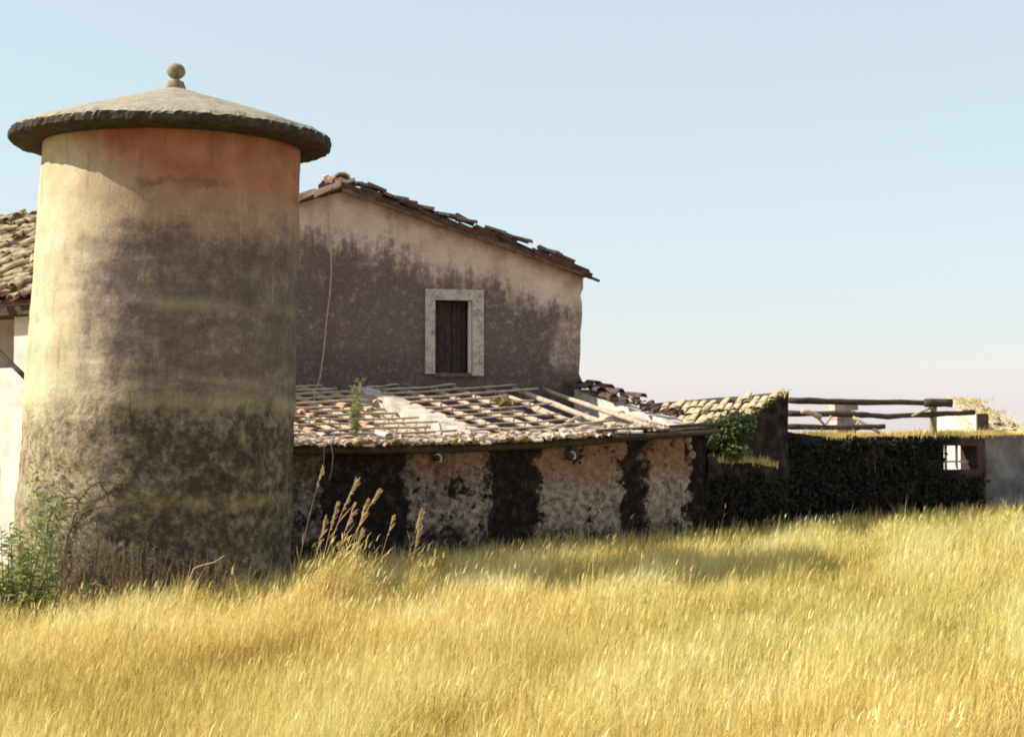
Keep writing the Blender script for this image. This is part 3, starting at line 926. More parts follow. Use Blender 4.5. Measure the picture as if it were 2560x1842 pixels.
# ------------------------------------------------------------------ low wall stub and the long ruined barn
def blades(n, pos, hgt, wid, lean_s, wind=(.10, 0.0), tint=(.35, .95), heads=.25, rs=1, green=None):
    """mesh of grass blades from arrays pos (n,3), hgt (n), wid (n)"""
    r = np.random.default_rng(rs)
    th = r.uniform(0, 2 * np.pi, n)
    wx, wy = np.cos(th), np.sin(th)
    la = r.uniform(0, 2 * np.pi, n); lm = np.abs(r.normal(0, lean_s, n)) * hgt
    bx, by = np.cos(la) * lm + wind[0] * hgt, np.sin(la) * lm + wind[1] * hgt
    V = np.zeros((n, 5, 3), np.float32)
    for k, (f, q, wv) in enumerate(((0, 0, 1), (0, 0, -1), (.55, .36, .8), (.55, .36, -.8), (1, 1, 0))):
        V[:, k, 0] = pos[:, 0] + bx * q + wx * wid * wv * .5
        V[:, k, 1] = pos[:, 1] + by * q + wy * wid * wv * .5
        V[:, k, 2] = pos[:, 2] + hgt * f * (1 - .18 * q * np.minimum(1, lm / hgt * 2))
    tn = r.uniform(tint[0], tint[1], n) if tint is not None else None
    return V, tn

def blades_obj(name, sets, mat, parent=None):
    """sets: list of (V, tint, green)"""
    Vs, Ts, Gs = [], [], []
    for V, tn, gr in sets:
        Vs.append(V.reshape(-1, 3)); Ts.append(np.repeat(tn, 5)); Gs.append(np.repeat(gr, 5))
    V = np.concatenate(Vs).astype(np.float32); T = np.concatenate(Ts).astype(np.float32); G = np.concatenate(Gs).astype(np.float32)
    n = len(V) // 5
    b = (np.arange(n) * 5)[:, None]
    loops = np.concatenate([b + np.array([0, 1, 3, 2]), b + np.array([2, 3, 4])], 1).astype(np.int32).reshape(-1)
    starts = np.stack([np.arange(n) * 7, np.arange(n) * 7 + 4], 1).reshape(-1).astype(np.int32)
    me = bpy.data.meshes.new(name)
    me.vertices.add(len(V)); me.vertices.foreach_set('co', V.reshape(-1))
    me.loops.add(len(loops)); me.loops.foreach_set('vertex_index', loops)
    me.polygons.add(2 * n); me.polygons.foreach_set('loop_start', starts)
    me.attributes.new('tint', 'FLOAT', 'POINT').data.foreach_set('value', T)
    me.attributes.new('green', 'FLOAT', 'POINT').data.foreach_set('value', G)
    me.update(calc_edges=True); me.validate()
    return link_mesh(name, me, mat, parent)

def top_grass(name, path, n, spread, h, parent_label, rs):
    """tufts of dry grass along a polyline of world points"""
    path = [Vector(p) for p in path]
    r = np.random.default_rng(rs)
    t = r.uniform(0, len(path) - 1.001, n)
    i = t.astype(int); f = t - i
    pa = np.array([tuple(p) for p in path])
    pos = pa[i] * (1 - f)[:, None] + pa[i + 1] * f[:, None]
    pos[:, 0] += r.normal(0, spread, n); pos[:, 1] += r.normal(0, spread, n); pos[:, 2] += r.uniform(-.05, .02, n)
    cl = .6 + .4 * np.sin(t * 9 + 1.3) * np.sin(t * 23)
    hg = h * r.uniform(.4, 1.1, n) * cl
    V, tn = blades(n, pos, hg, np.full(n, .012), .45, (.15, -.1), (.3, .95), 0, rs)
    o = blades_obj(name, [(V, tn, np.zeros(n))], grass_m)
    o['kind'] = 'stuff'
    return tag(o, parent_label, 'grass')

def stub_wall():
    xa, xb = XR + .004, LT.line(1932)[0]
    z = LT.px(1850, 1158, 0).z
    bm = bmesh.new()
    zt = lambda q: z + .05 * mnoise.noise(Vector((q * 3, 5, 5))) + (.10 if q < xa + .12 else 0) - max(0, (q - xb + .25)) * .3
    grid_wall(bm, xa, xb, -.4, zt, .5, .12, .12, (), .07, None, .05, 7.7)
    o = obj('broken_wall', bm, dark_rubble)
    o.location = (LT.o.x, LT.o.y, 0); o.rotation_euler = (0, 0, LT.a)
    tag(o, 'low broken black wall with a fringe of dry grass, below the ivy', 'wall')
    pth = [LT.m @ Vector((xa + .2 + (xb - xa - .25) * k / 6, .2, zt(xa + .2 + (xb - xa - .25) * k / 6))) for k in range(7)]
    top_grass('wall_top_grass', pth, 1300, .11, .24, 'fringe of dry yellow grass on the low broken wall under the ivy', 31)
stub_wall()
shed()

def barn():
    t = thing('ruined_barn', 'long low roofless barn wall, black with creeper, with a window hole and roof poles', 'ruin', (LT.o.x, LT.o.y, 0), LT.a)
    xa = LT.line(1938)[0]; xb = LT.line(2760)[0]
    us = [1938, 1985, 2040, 2090, 2140, 2200, 2300, 2400, 2560, 2760]
    vs = [1078, 1082, 1088, 1095, 1092, 1092, 1090, 1089, 1088, 1088]
    lx = [LT.line(u, .5)[0] for u in us]; lz = [LT.px(u, v, .5).z for u, v in zip(us, vs)]
    zt = lambda q: float(np.interp(q, lx, lz)) + .03 * mnoise.noise(Vector((q * 3.3, 0, 0)))
    h = (LT.line(2358, .5)[0], LT.line(2442, .5)[0], LT.px(2400, 1174, .5).z, LT.px(2400, 1114, .5).z)
    M = Mat('black_creeper_wall', .97, .06)
    x, y, z = M.xyz()
    n2 = M.noise(6, 6, .75)
    c = M.ramp(n2, [(.3, (.008, .008, .010)), (.5, (.020, .018, .020)), (.75, (.055, .045, .04))])
    b0 = LT.line(2445)[0]; b1 = LT.line(2515)[0]
    c = M.mix(M.step(x, b0 - .1, b0 + .1, 0, .8), c, M.ramp(M.noise(2.5, 5), [(.3, (.055, .035, .035)), (.7, (.10, .065, .065))]))
    c = M.mix(M.step(M.m('ADD', x, M.m('MULTIPLY', M.m('SUBTRACT', M.noise(5, 4), .5), .2)), b1 - .05, b1 + .05, 0, .95), c, M.ramp(M.noise(2.5, 5, off=(5, 5, 5)), [(.3, (.09, .09, .105)), (.5, (.16, .16, .185)), (.7, (.25, .25, .28))]))
    wm = M.done(c, M.bump(n2, .8, .05))
    bm = bmesh.new()
    grid_wall(bm, xa, xb, -.3, zt, .42, .18, .16, [h], .06, Matrix.Translation((0, .5, 0)), .03, 5.5)
    obj('wall', bm, wm, t)
    # window bars
    bm = bmesh.new()
    for f in (.30, .62):
        xx = h[0] + (h[1] - h[0]) * f
        box(bm, xx - .018, xx + .018, .68, .72, h[2], h[3])
    box(bm, h[0], h[1], .721, .75, h[2] + .13, h[2] + .17)
    obj('window_bars', bm, mat_simple('white_paint_flaking', (.35, .33, .30), (.6, .58, .54), 8, .2), t)
    # poles of the lost roof
    def lp(u, v, D): return LT.loc(P(u, v, D))
    for pts, r in (
        ([(1972, 1001, 28.6), (2120, 1004, 28.8), (2378, 1008, 29.3)], .052),
        ([(1970, 1033, 28.3), (2140, 1035, 28.5), (2220, 1041, 28.7), (2436, 1031, 29.2)], .050),
        ([(1970, 1066, 28.0), (2100, 1069, 28.2), (2212, 1066, 28.4)], .048)):
        bm = bmesh.new()
        q = [lp(*p) for p in pts]
        dense = []
        for a, b in zip(q[:-1], q[1:]):
            for k in range(6): dense.append(a.lerp(b, k / 6) + Vector((0, 0, random.uniform(-.006, .006))))
        dense.append(q[-1])
        tube(bm, dense, [r * random.uniform(.85, 1.15) for _ in dense], 8, True, .08)
        obj('roof_pole', bm, wood_dark, t, smooth=True)
    for a, b, r in (((2005, 1026, 28.0), (2052, 1042, 28.1), .05), ((2052, 1076, 28.2), (2078, 1040, 28.3), .022), ((2038, 1040, 28.2), (2075, 1074, 28.2), .022), ((2132, 1042, 28.4), (2200, 1082, 28.3), .03), ((2130, 1075, 28.3), (2150, 1050, 28.4), .02), ((2278, 1040, 28.8), (2330, 1018, 28.9), .025)):
        log('brace', lp(*a), lp(*b), r, r, wood_grey, t, 5, .01)
    log('roof_pole', lp(2312, 1006, 28.9), lp(2380, 1007, 28.9), .075, .07, wood_dark, t, 5, .008)
    # post
    log('post', lp(2334, 1130, 29.0), lp(2334, 1000, 29.0), .065, .06, mat_simple('mossy_post', (.16, .14, .07), (.36, .32, .18), 7, .4), t, 6, .006)
    # pillar
    M = Mat('flaking_pillar', .95, .1)
    nn = M.noise(5, 5, .7)
    pm = M.done(M.ramp(nn, [(.3, (.30, .20, .16)), (.5, (.52, .42, .36)), (.7, (.66, .58, .52))]), M.bump(M.noise(12, 5), .5, .03))
    p = lp(2106, 1003, 29.4)
    bm = bmesh.new()
    hw = .19
    rot = Matrix.Rotation(R(-24), 4, 'Z')
    for k in range(16):
        z0 = -.2 + (p.z + .2) * k / 16; z1 = -.2 + (p.z + .2) * (k + 1) / 16 - .004
        j = random.uniform(-.012, .012)
        cap = .04 if k == 15 else 0
        box(bm, -hw + j - cap, hw + j + cap, -hw - cap, hw + cap, z0, z1, Matrix.Translation((p.x, p.y, 0)) @ rot, .012)
    obj('pillar', bm, pm, t)
    return t, zt, xa, xb
barn_root, BZT, BXA, BXB = barn()
pth = [LT.m @ Vector((LT.line(2100)[0] + (BXB - LT.line(2100)[0]) * k / 30, .7, BZT(LT.line(2100)[0] + (BXB - LT.line(2100)[0]) * k / 30))) for k in range(31)]
top_grass('wall_top_grass', pth, 7000, .13, .20, 'long fringe of dry grass along the top of the black barn wall', 32)

def far_shed():
    # lime-washed side wall (faces the sun) and a tumbledown roof sloping off to the right
    a = P(2446, 1040, 30.3); b = P(2340, 1040, 33.6)
    o = Vector((a.x, a.y, 0))
    t = thing('far_shed', 'far tumbledown shed with white side wall and straw-yellow roof falling to the right', 'shed', o)
    d = b - a
    L = Vector((d.x, d.y, 0)).length
    bm = bmesh.new()
    mt = Matrix.Rotation(math.atan2(d.y, d.x), 4, 'Z') @ Matrix.Scale(-1, 4, (0, 1, 0))
    za, zb = P(2446, 1034, 30.3).z, P(2352, 1041, 33.6).z
    grid_wall(bm, 0, L, -.2, lambda q: za + (zb - za) * q / L + .05 * mnoise.noise(Vector((q * 3, 1, 2))), .12, .25, .25, (), .03, mt @ Matrix.Translation((0, 0, 0)), .03, 2)
    w_ = obj('wall', bm, white_plaster, t)
    q = [P(2448, 1087, 30.35), P(2590, 1092, 31.2), P(2440, 1004, 32.6), P(2388, 1002, 32.4)]
    q = [x - o for x in q]
    bm = bmesh.new()
    slab(bm, q[0], q[1], q[2], q[3], .12, 16, 14, .03)
    obj('roof', bm, clay_lichen, t)
    bm = bmesh.new()
    for k in range(110):
        f, g = random.random(), random.random() ** .8
        p = q[0].lerp(q[1], f).lerp(q[3].lerp(q[2], f), g)
        ex_ = (q[1] - q[0]).normalized(); nz_ = ex_.cross(q[3] - q[0]).normalized(); ey_ = nz_.cross(ex_)
        m = Matrix.Translation(p + nz_ * .0) @ Matrix((ex_, ey_, nz_)).transposed().to_4x4() @ Matrix.Rotation(random.gauss(0, .15), 4, 'Z') @ Matrix.Rotation(random.gauss(0, .06), 4, 'X')
        one_tile(bm, m @ Matrix.Diagonal((1, 1, .55, 1)), .17, random.uniform(.18, .30))
    obj('tiling', bm, clay_lichen, t)
    bm = bmesh.new()
    box(bm, -.05, .16, -.05, .05, .8, za - .0, Matrix.Translation((.0, -.07, 0)))
    obj('corner_post', bm, wood_dark, t)
    pth = [o + q[0].lerp(q[1], .05 + .9 * k / 8).lerp(q[3].lerp(q[2], .05 + .9 * k / 8), .5) for k in range(9)]
    return [o + x for x in q]
fq = far_shed()
top_grass('roof_grass', [fq[3], fq[2], fq[2].lerp(fq[1], .5), fq[1], fq[0].lerp(fq[1], .5), fq[0], fq[3].lerp(fq[0], .5), fq[2].lerp(fq[1], .3)], 1800, .22, .17, 'dry grass grown over the tumbledown roof at the far right', 33)

# ------------------------------------------------------------------ outbuilding at the left edge
def outbuilding():
    o = Vector((-7.15, 24.3, 0))
    ang = R(180 - 33)                      # local x runs left and away
    t = thing('outbuilding', 'white outbuilding with tiled roof and open loggia, half hidden at the left of the tower', 'house', o, 0)
    ex = Vector((math.cos(ang), math.sin(ang), 0)); ey = Vector((-ex.y * -1, ex.x * -1, 0))   # ey: into the building
    ey = Vector((ex.y, -ex.x, 0))
    if ey.y < 0: ey = -ey
    mt = Matrix((ex, ey, Vector((0, 0, 1)))).transposed().to_4x4()
    W, Dp = 6.0, 5.0
    ze = P(40, 772, 24.6).z
    zl = P(40, 918, 24.6).z
    bm = bmesh.new()
    # lower wall with a doorway; the loggia above
    grid_wall(bm, 0, W, -.5, lambda q: zl, .35, .3, .3, [(1.22, 2.1, -.45, P(8, 1168, 24.9).z)], .02, mt, 0, 1)
    grid_wall(bm, 0, W, -.5, lambda q: ze + 1.0, .3, .5, .5, [], .02, mt @ Matrix.Translation((0, 1.5, 0)), 0, 3)
    grid_wall(bm, 0, Dp, -.5, lambda q: ze - .03, .3, .5, .5, [], .02, mt @ Matrix.Translation((0, .36, 0)) @ Matrix.Rotation(R(90), 4, 'Z'), 0, 4)
    obj('wall', bm, white_plaster, t)
    bm = bmesh.new()
    box(bm, .52, .86, -.06, .28, -.4, ze - .12, mt, .004)
    obj('column', bm, white_plaster, t)
    for xx in (2.6, 4.6):
        bm = bmesh.new(); box(bm, xx, xx + .34, -.06, .28, -.4, ze - .12, mt, .004); obj('column', bm, white_plaster, t)
    bm = bmesh.new()
    box(bm, -.15, W, -.30, .3, ze - .119, ze + .03, mt, .01)
    obj('eave_beam', bm, wood_dark, t)
    zr = P(40, 512, 27.8).z
    run = 3.2
    a, b = mt @ Vector((-.2, -.35, ze + .10)), mt @ Vector((W, -.35, ze + .10))
    d, c = mt @ Vector((-.2, run, zr)), mt @ Vector((W, run, zr))
    bm = bmesh.new()
    slab(bm, b, a, d, c, .06, 10, 8, .02)
    e1, e2 = mt @ Vector((-.2, run * 2 + .3, ze)), mt @ Vector((W, run * 2 + .3, ze))
    slab(bm, e1, e2, c + Vector((0, 0, -.003)), d + Vector((0, 0, -.003)), .06, 10, 8, .02)
    rf = obj('roof', bm, clay_dark, t)
    bm = bmesh.new()
    up = (d - a)
    barrel_tiles(bm, b + Vector((0, 0, .03)), a - b, up, (a - b).length, up.length, .19, .32, .05, .10)
    barrel_tiles(bm, b + Vector((0, 0, .08)), a - b, up, (a - b).length, up.length, .19, .32, .09, .6)
    obj('tiling', bm, mat_simple('patchy_old_tile', (.05, .038, .025), (.36, .28, .17), 5, .7, .02, (.66, .56, .38)), rf)
    log('strut', mt.inverted() and (P(-30, 852, 24.5) - o), P(66, 946, 23.9) - o, .045, .045, wood_dark, t, 5, .006)
outbuilding()

# ------------------------------------------------------------------ field of dry grass
def field():
    N = 480000
    D = np.concatenate([rng.uniform(6.8, 31, N), rng.uniform(2.5, 6.8, 16000), rng.uniform(2.5, 9, 40000)])
    n = len(D)
    u = rng.uniform(-760, 3300, n)
    u[-40000:] = np.where(rng.uniform(0, 1, 40000) < .5, rng.uniform(-2800, -700, 40000), rng.uniform(3250, 5300, 40000))
    x = (u - 1280) / F * D; y = D
    # clumped density
    def wav(x, y, s, seed):
        r = np.random.default_rng(seed); o = np.zeros_like(x)
        for k in range(7):
            a = r.uniform(0, 6.28); f = s * r.uniform(.6, 1.7)
            o += np.sin((x * np.cos(a) + y * np.sin(a)) * f + r.uniform(0, 6.28))
        return o / 7 ** .5
    ca, sa = math.cos(LT.a), math.sin(LT.a)
    lx = (x - LT.o.x) * ca + (y - LT.o.y) * sa; ly = -(x - LT.o.x) * sa + (y - LT.o.y) * ca
    front = (ly < -.04) | ((lx < XL - .2) & (y < 24.0))
    tw = (x - TWX) ** 2 + (y - TWY) ** 2 > (TR0 + .03) ** 2
    clump = wav(x, y, 4.5, 3)
    keep = front & tw & (rng.uniform(0, 1, n) < .74 + .34 * clump)
    x, y, D, lx, ly, clump = (a[keep] for a in (x, y, D, lx, ly, clump))
    n = len(x)
    g = 1.36 * np.tanh(.034 * x / 1.36) - .02
    big = wav(x, y, .9, 5); mid = wav(x, y, 2.6, 8)
    hg = .44 * rng.uniform(.42, 1.15, n) * (1 + .10 * big + .16 * clump)
    rare = rng.uniform(0, 1, n)
    hg = np.where(rare > .982, hg * rng.uniform(1.2, 1.6, n), hg)
    wd = (.0023 + .00031 * D) * rng.uniform(.6, 1.5, n)
    pos = np.stack([x, y, g - .03], 1)
    V, _ = blades(n, pos, hg, wd, .30, (.13, 0.0), None, 0, 4)
    tn = np.clip(.60 + .10 * big + .13 * mid + .13 * clump - .10 * np.maximum(0, wav(x, y, 6.5, 77) - .5) + .012 * (x - 2) + rng.normal(0, .15, n), 0, 1)
    gr = np.clip(.10 + .22 * wav(x, y, .55, 21) + rng.normal(0, .05, n), 0, .55)
    sets = [(V, tn, gr)]
    # seed heads on a share of the stalks
    sel = np.where(rng.uniform(0, 1, n) < .07)[0]
    tip = V[sel, 4, :]
    hh = rng.uniform(.05, .09, len(sel))
    p2 = tip.copy(); p2[:, 2] -= hh * .6
    V2, _ = blades(len(sel), p2, hh * 1.2, (.006 + .00040 * D[sel]) * rng.uniform(.7, 1.3, len(sel)), .3, (.35, 0), None, 0, 6)
    sets.append((V2, np.clip(tn[sel] + .03, 0, .92), gr[sel] * .5))
    # taller ragged growth at the foot of the tower and of the walls
    k = 5200
    a = rng.uniform(np.pi * .85, np.pi * 2.15, k); rr = TR0 + .03 + np.abs(rng.normal(0, .28, k))
    px, py = TWX + rr * np.cos(a), TWY + rr * np.sin(a)
    pos = np.stack([px, py, 1.36 * np.tanh(.034 * px / 1.36) - .04], 1)
    V3, t3 = blades(k, pos, rng.uniform(.38, .66, k) * (.85 + .2 * np.sin(a * 19)), np.full(k, .011), .28, (.15, 0), (.25, .8), 0, 9)
    sets.append((V3, t3, np.full(k, .1)))
    k = 9000
    lx = rng.uniform(XL - .3, LT.line(2700)[0], k); ly = -.05 - np.abs(rng.normal(0, .25, k))
    px, py = LT.o.x + lx * ca - ly * sa, LT.o.y + lx * sa + ly * ca
    pos = np.stack([px, py, 1.36 * np.tanh(.034 * px / 1.36) - .04], 1)
    V4, t4 = blades(k, pos, rng.uniform(.3, .56, k) * (.9 + .25 * np.sin(lx * 5) * np.sin(lx * 13.1)), np.full(k, .013), .25, (.1, 0), (.35, .9), 0, 10)
    sets.append((V4, t4, np.full(k, .1)))
    o = blades_obj('field_grass', sets, grass_m)
    o['kind'] = 'stuff'
    tag(o, 'field of dry golden grass filling the foreground up to the walls', 'grass')
field()

# ------------------------------------------------------------------ dry plumed stalks in front of the lean-to
def plume(u0, v0, u1, v1, D, head, label, thick=1.0):
    tip = P(u1, v1, D)
    x0 = P(u0, v0, D).x
    base = Vector((x0, D + random.uniform(-.1, .1), gz(x0) - .03))
    t = thing('plumed_stalk', label, 'plant', base, 0, 'dry plumed stalks by the lean-to wall')
    tip = tip - base
    pts = []
    for i in range(11):
        f = i / 10
        pts.append(Vector((tip.x * (f ** 1.35), tip.y * f, tip.z * f)))
    bm = bmesh.new()
    tube(bm, pts, [.006 * thick * (1.15 - .75 * i / 10) for i in range(11)], 5)
    for k in range(5):   # long dry leaves
        i = random.randint(1, 7)
        p = pts[i]; d = Vector((random.uniform(-.4, 1), random.uniform(-.5, .5), random.uniform(.6, 1.2))).normalized()
        leaf(bm, p, d, Vector((0, -1, .2)), random.uniform(.15, .3), .008)
    obj('stem', bm, stem_dry, t)
    bm = bmesh.new()
    for k in range(int(30 * thick)):                # feathery side branches, drooping to the right
        f = random.random() ** .8
        i = 10 * (1 - head / max(tip.length, .3) * (1 - f)); i0 = min(9, int(i))
        p = pts[i0].lerp(pts[i0 + 1], i - i0)
        ax = (pts[i0 + 1] - pts[i0]).normalized()
        Lb = (.035 + .10 * math.sin(math.pi * min(1, .12 + .88 * (1 - f)))) * random.uniform(.5, 1.2) * thick ** .5
        d = (ax * 1.6 + Vector((random.uniform(-.25, .9), random.uniform(-.5, .5), 0))).normalized()
        e = p + d * Lb - Vector((0, 0, Lb * .12))
        tube(bm, [p, p.lerp(e, .5) + Vector((0, 0, .006)), e], [.0025, .002, .001], 3, False)
        for j in range(9):
            g = .2 + .8 * random.random()
            leaf(bm, p.lerp(e, g) + rvec() * .006, d + rvec() * .6, rvec(), random.uniform(.014, .032), random.uniform(.005, .009))
    obj('plume', bm, stem_dry, t)
PL = [
    (722, 1410, 806, 1168, 17.3, .30, 'tall thin stalk leaning right from the right foot of the tower, leftmost plume', .55),
    (770, 1400, 888, 1203, 17.2, .42, 'tall bushy plume, highest tip of the golden clump by the lean-to wall', 1.1),
    (800, 1400, 944, 1228, 17.0, .36, 'plume leaning far right, right-hand tip of the golden clump', 1.0),
    (780, 1400, 842, 1262, 17.3, .38, 'shorter bushy plume under the highest tip of the golden clump', 1.1),
    (800, 1410, 884, 1268, 16.9, .40, 'bushy plume in the middle of the golden clump', 1.2),
    (840, 1410, 916, 1256, 17.1, .36, 'plume just left of the clump\'s right-hand tip', 1.0),
    (760, 1420, 812, 1300, 16.8, .36, 'low plume at the left foot of the golden clump', 1.0),
    (860, 1420, 902, 1330, 16.8, .30, 'low plume at the right foot of the golden clump', 1.0),
    (920, 1400, 982, 1296, 17.2, .24, 'small pale plume standing between the clump and the bare render patch', .7),
    (990, 1410, 1052, 1282, 17.2, .30, 'separate green-tinged plume before the first pale patch of the lean-to wall', .9),
    (1010, 1410, 1046, 1325, 17.1, .26, 'short plume at the foot of the separate green-tinged plume', .9),
]
for a in PL: plume(*a[:5], a[5] * .85, a[6], a[7] * .72)

def tuft(u, v, D, n, hgt, rad, label, rs):
    x0 = P(u, v, D).x
    t = thing('tall_grass_tuft', label, 'plant', (x0, D, gz(x0) - .03), 0, 'tall grass tufts by the lean-to wall')
    r = np.random.default_rng(rs)
    pos = np.stack([r.normal(0, rad, n), r.normal(0, rad * .6, n), np.zeros(n)], 1)
    hg = hgt * r.uniform(.45, 1.05, n) * np.exp(-(pos[:, 0] / (rad * 2.2)) ** 2)
    V, tn = blades(n, pos, hg, r.uniform(.005, .010, n), .22, (.28, 0), (.3, .85), 0, rs)
    V2, t2 = blades(n // 2, V[: n // 2, 4, :] - np.array([0, 0, .05]), r.uniform(.06, .13, n // 2), r.uniform(.010, .018, n // 2), .5, (.6, -.1), (.35, .9), 0, rs + 1)
    blades_obj('blades', [(V, tn, np.full(n, .02)), (V2, t2, np.full(n // 2, .02))], grass_m, t)
tuft(815, 1410, 17.0, 520, 1.05, .20, 'dense tan grass tuft from which the golden plumes rise, right of the tower', 61)
tuft(745, 1420, 16.9, 260, .78, .13, 'tan grass tuft at the right foot of the tower', 62)
tuft(880, 1415, 16.9, 260, .80, .14, 'lower tan grass tuft on the right flank of the plumed clump', 63)
tuft(1015, 1410, 17.1, 220, .86, .09, 'narrow grass tuft standing apart before the first pale patch of the lean-to wall', 64)

# ------------------------------------------------------------------ leafy plants
def leafy(name, label, cat, base, stems, mat_l, mat_s, group=None):
    t = thing(name, label, cat, base, 0, group)
    bs, bl = bmesh.new(), bmesh.new()
    for (off, tip, nl, L, W, r) in stems:
        off, tip = Vector(off), Vector(tip)
        mid = (off + tip) * .5 + Vector((random.uniform(-.06, .06), random.uniform(-.06, .06), .05))
        pts = [off.lerp(mid, k / 4).lerp(mid.lerp(tip, k / 4), k / 4) for k in range(5)]
        tube(bs, pts, [r, r * .9, r * .75, r * .6, r * .35], 5)
        for k in range(nl):
            f = .15 + .85 * random.random()
            i = min(3, int(f * 4)); p = pts[i].lerp(pts[i + 1], f * 4 - i)
            a = random.uniform(0, 6.28)
            d = Vector((math.cos(a), math.sin(a), random.uniform(-.35, .8)))
            leaf(bl, p, d, Vector((random.uniform(-.4, .4), random.uniform(-.4, .4), 1)), L * random.uniform(.6, 1.2), W * random.uniform(.7, 1.2))
    obj('stems', bs, mat_s, t); obj('foliage', bl, mat_l, t)
    return t

# green shrub at the lower left
b = P(38, 1480, 17.0); base = Vector((b.x, 17.0, gz(b.x) - .03))
st = []
for k in range(64):
    x, y = random.gauss(-.05, .22), random.gauss(0, .22)
    hgt = max(.25, random.uniform(.45, 1.3) * (1 - .35 * abs(x + .12)))
    st.append(((x * .5, y * .5, 0), (x * 1.25 + random.gauss(0, .06), y * 1.3, hgt), 24, .12, .042, .007))
leafy('green_shrub', 'green leafy shrub growing at the left foot of the tower', 'shrub', base, st, leaf_green, twig)

# creeper on the tower
def on_tower(u, v, out=.03):
    k = (u - 1280) / F
    # nearest hit of the view ray with the (slightly tapering) tower
    r = ray(u, v); z = 1.5
    for _ in range(4):
        rad = TR0 + (TR1 - TR0) * max(0, z) / 5.5 + out
        cx = TWX + LEAN * (z - 2.7)
        dx, dy = r.x, r.y
        A = dx * dx + dy * dy; B = -2 * (dx * cx + dy * TWY); C = cx * cx + TWY * TWY - rad * rad
        disc = max(0, B * B - 4 * A * C)
        s = (-B - math.sqrt(disc)) / (2 * A)
        z = CAMZ + r.z * s
    return Vector((r.x * s, r.y * s, z))
t = thing('creeper', 'sparse creeper with bare arching branches clinging to the lower tower wall', 'climbing plant', on_tower(190, 1420))
o = Vector(t.location)
bs, bl = bmesh.new(), bmesh.new()
paths = [[(150, 1440), (170, 1340), (200, 1250), (225, 1215), (250, 1203), (290, 1208), (325, 1225), (350, 1250)], [(200, 1250), (180, 1240), (150, 1250)], [(170, 1340), (195, 1290), (225, 1270), (275, 1262), (320, 1275)], [(250, 1203), (268, 1240), (275, 1265)], [(300, 1210), (315, 1190), (300, 1170)], [(120, 1430), (112, 1350), (125, 1290), (150, 1250)], [(200, 1440), (245, 1370), (240, 1320), (245, 1275)]]
for p in paths:
    q = [on_tower(u, v, .035) - o for u, v in p]
    d = []
    for a, b in zip(q[:-1], q[1:]):
        for k in range(3): d.append(a.lerp(b, k / 3) + rvec() * .012)
    d.append(q[-1])
    tube(bs, d, [.013 * (1 - .6 * i / len(d)) for i in range(len(d))], 5)
for k in range(520):
    u = 70 + abs(random.gauss(0, 60)); v = 1310 + random.gauss(0, 80)
    if v < 1100: continue
    p = on_tower(u, v, random.uniform(.02, .08)) - o
    leaf(bl, p, rvec() + Vector((0, -.4, .2)), rvec() + Vector((0, -1, .5)), random.uniform(.03, .07), random.uniform(.02, .035))
obj('branches', bs, twig, t); obj('foliage', bl, leaf_green, t)

# dead brush round the foot of the tower
BR = [(150, 1440, 1350, 'brittle brown brush at the tower foot, right next to the green shrub'), (235, 1440, 1345, 'brittle brown brush at the tower foot, second from the green shrub'),
      (320, 1445, 1375, 'brittle brown brush at the tower foot, under the arching creeper branches'), (520, 1440, 1395, 'low dead brush at the shaded foot of the tower')]
for (u, v, vt, lab) in BR:
    p = on_tower(u, v, .22); base = Vector((p.x, p.y, gz(p.x) - .03))
    hh = P(u, vt, base.y).z - base.z
    t = thing('dead_brush', lab, 'plant', base, 0, 'dead brush at the tower foot')
    bm = bmesh.new()
    for k in range(110):
        a = Vector((random.gauss(0, .16), random.gauss(0, .07), 0)); b = a * 1.3 + Vector((random.gauss(.02, .10), random.gauss(0, .06), hh * random.uniform(.5, 1.15)))
        m_ = a.lerp(b, .5) + rvec() * .05
        tube(bm, [a, m_, b], [.004, .003, .0015], 3, False)
        for j in range(6):
            leaf(bm, m_.lerp(b, random.random()), rvec() + Vector((0, 0, .4)), rvec(), random.uniform(.02, .05), random.uniform(.006, .016))
    obj('stems', bm, brush_m, t)

# tall arching stalk in front of the tower
bm = bmesh.new()
pts = [P(472, 1450, 17.2), P(485, 1420, 17.2), P(505, 1412, 17.2), P(535, 1405, 17.2), P(562, 1388, 17.2)]
base = Vector((pts[0].x, 17.2, gz(pts[0].x)))
tube(bm, [p - base for p in [base] + pts], [.007, .007, .006, .006, .005, .003], 5)
o = obj('bent_stalk', bm, stem_dry); o.location = base
tag(o, 'single bent dry stalk arching over the grass before the dark tower foot', 'plant')

# weeds on the lean-to roof
p = LT.m @ LT.px(892, 1100, .15)
st = []
for k in range(9):
    st.append(((random.uniform(-.03, .03), random.uniform(-.03, .03), 0), (random.gauss(-.01, .05), random.gauss(0, .05), random.uniform(.55, .93) if k < 5 else random.uniform(.25, .5)), 60, .085, .016, .006))
leafy('roof_weed', 'tall pale green weed growing up through the lean-to battens', 'weed', p, st, leaf_weed, stem_dry)
p = LT.m @ LT.px(1262, 1022, 2.3)
st = [((0, 0, 0), (random.gauss(0, .10), random.gauss(0, .1), random.uniform(.05, .17)), 22, .09, .05, .006) for k in range(12)]
leafy('roof_weed', 'small yellowed plant with broad leaves lying on the upper lean-to roof', 'weed', p, st, mat_simple('yellowed_leaf', (.30, .24, .07), (.58, .48, .24), 9, 0, 0, trans=.25), stem_dry)
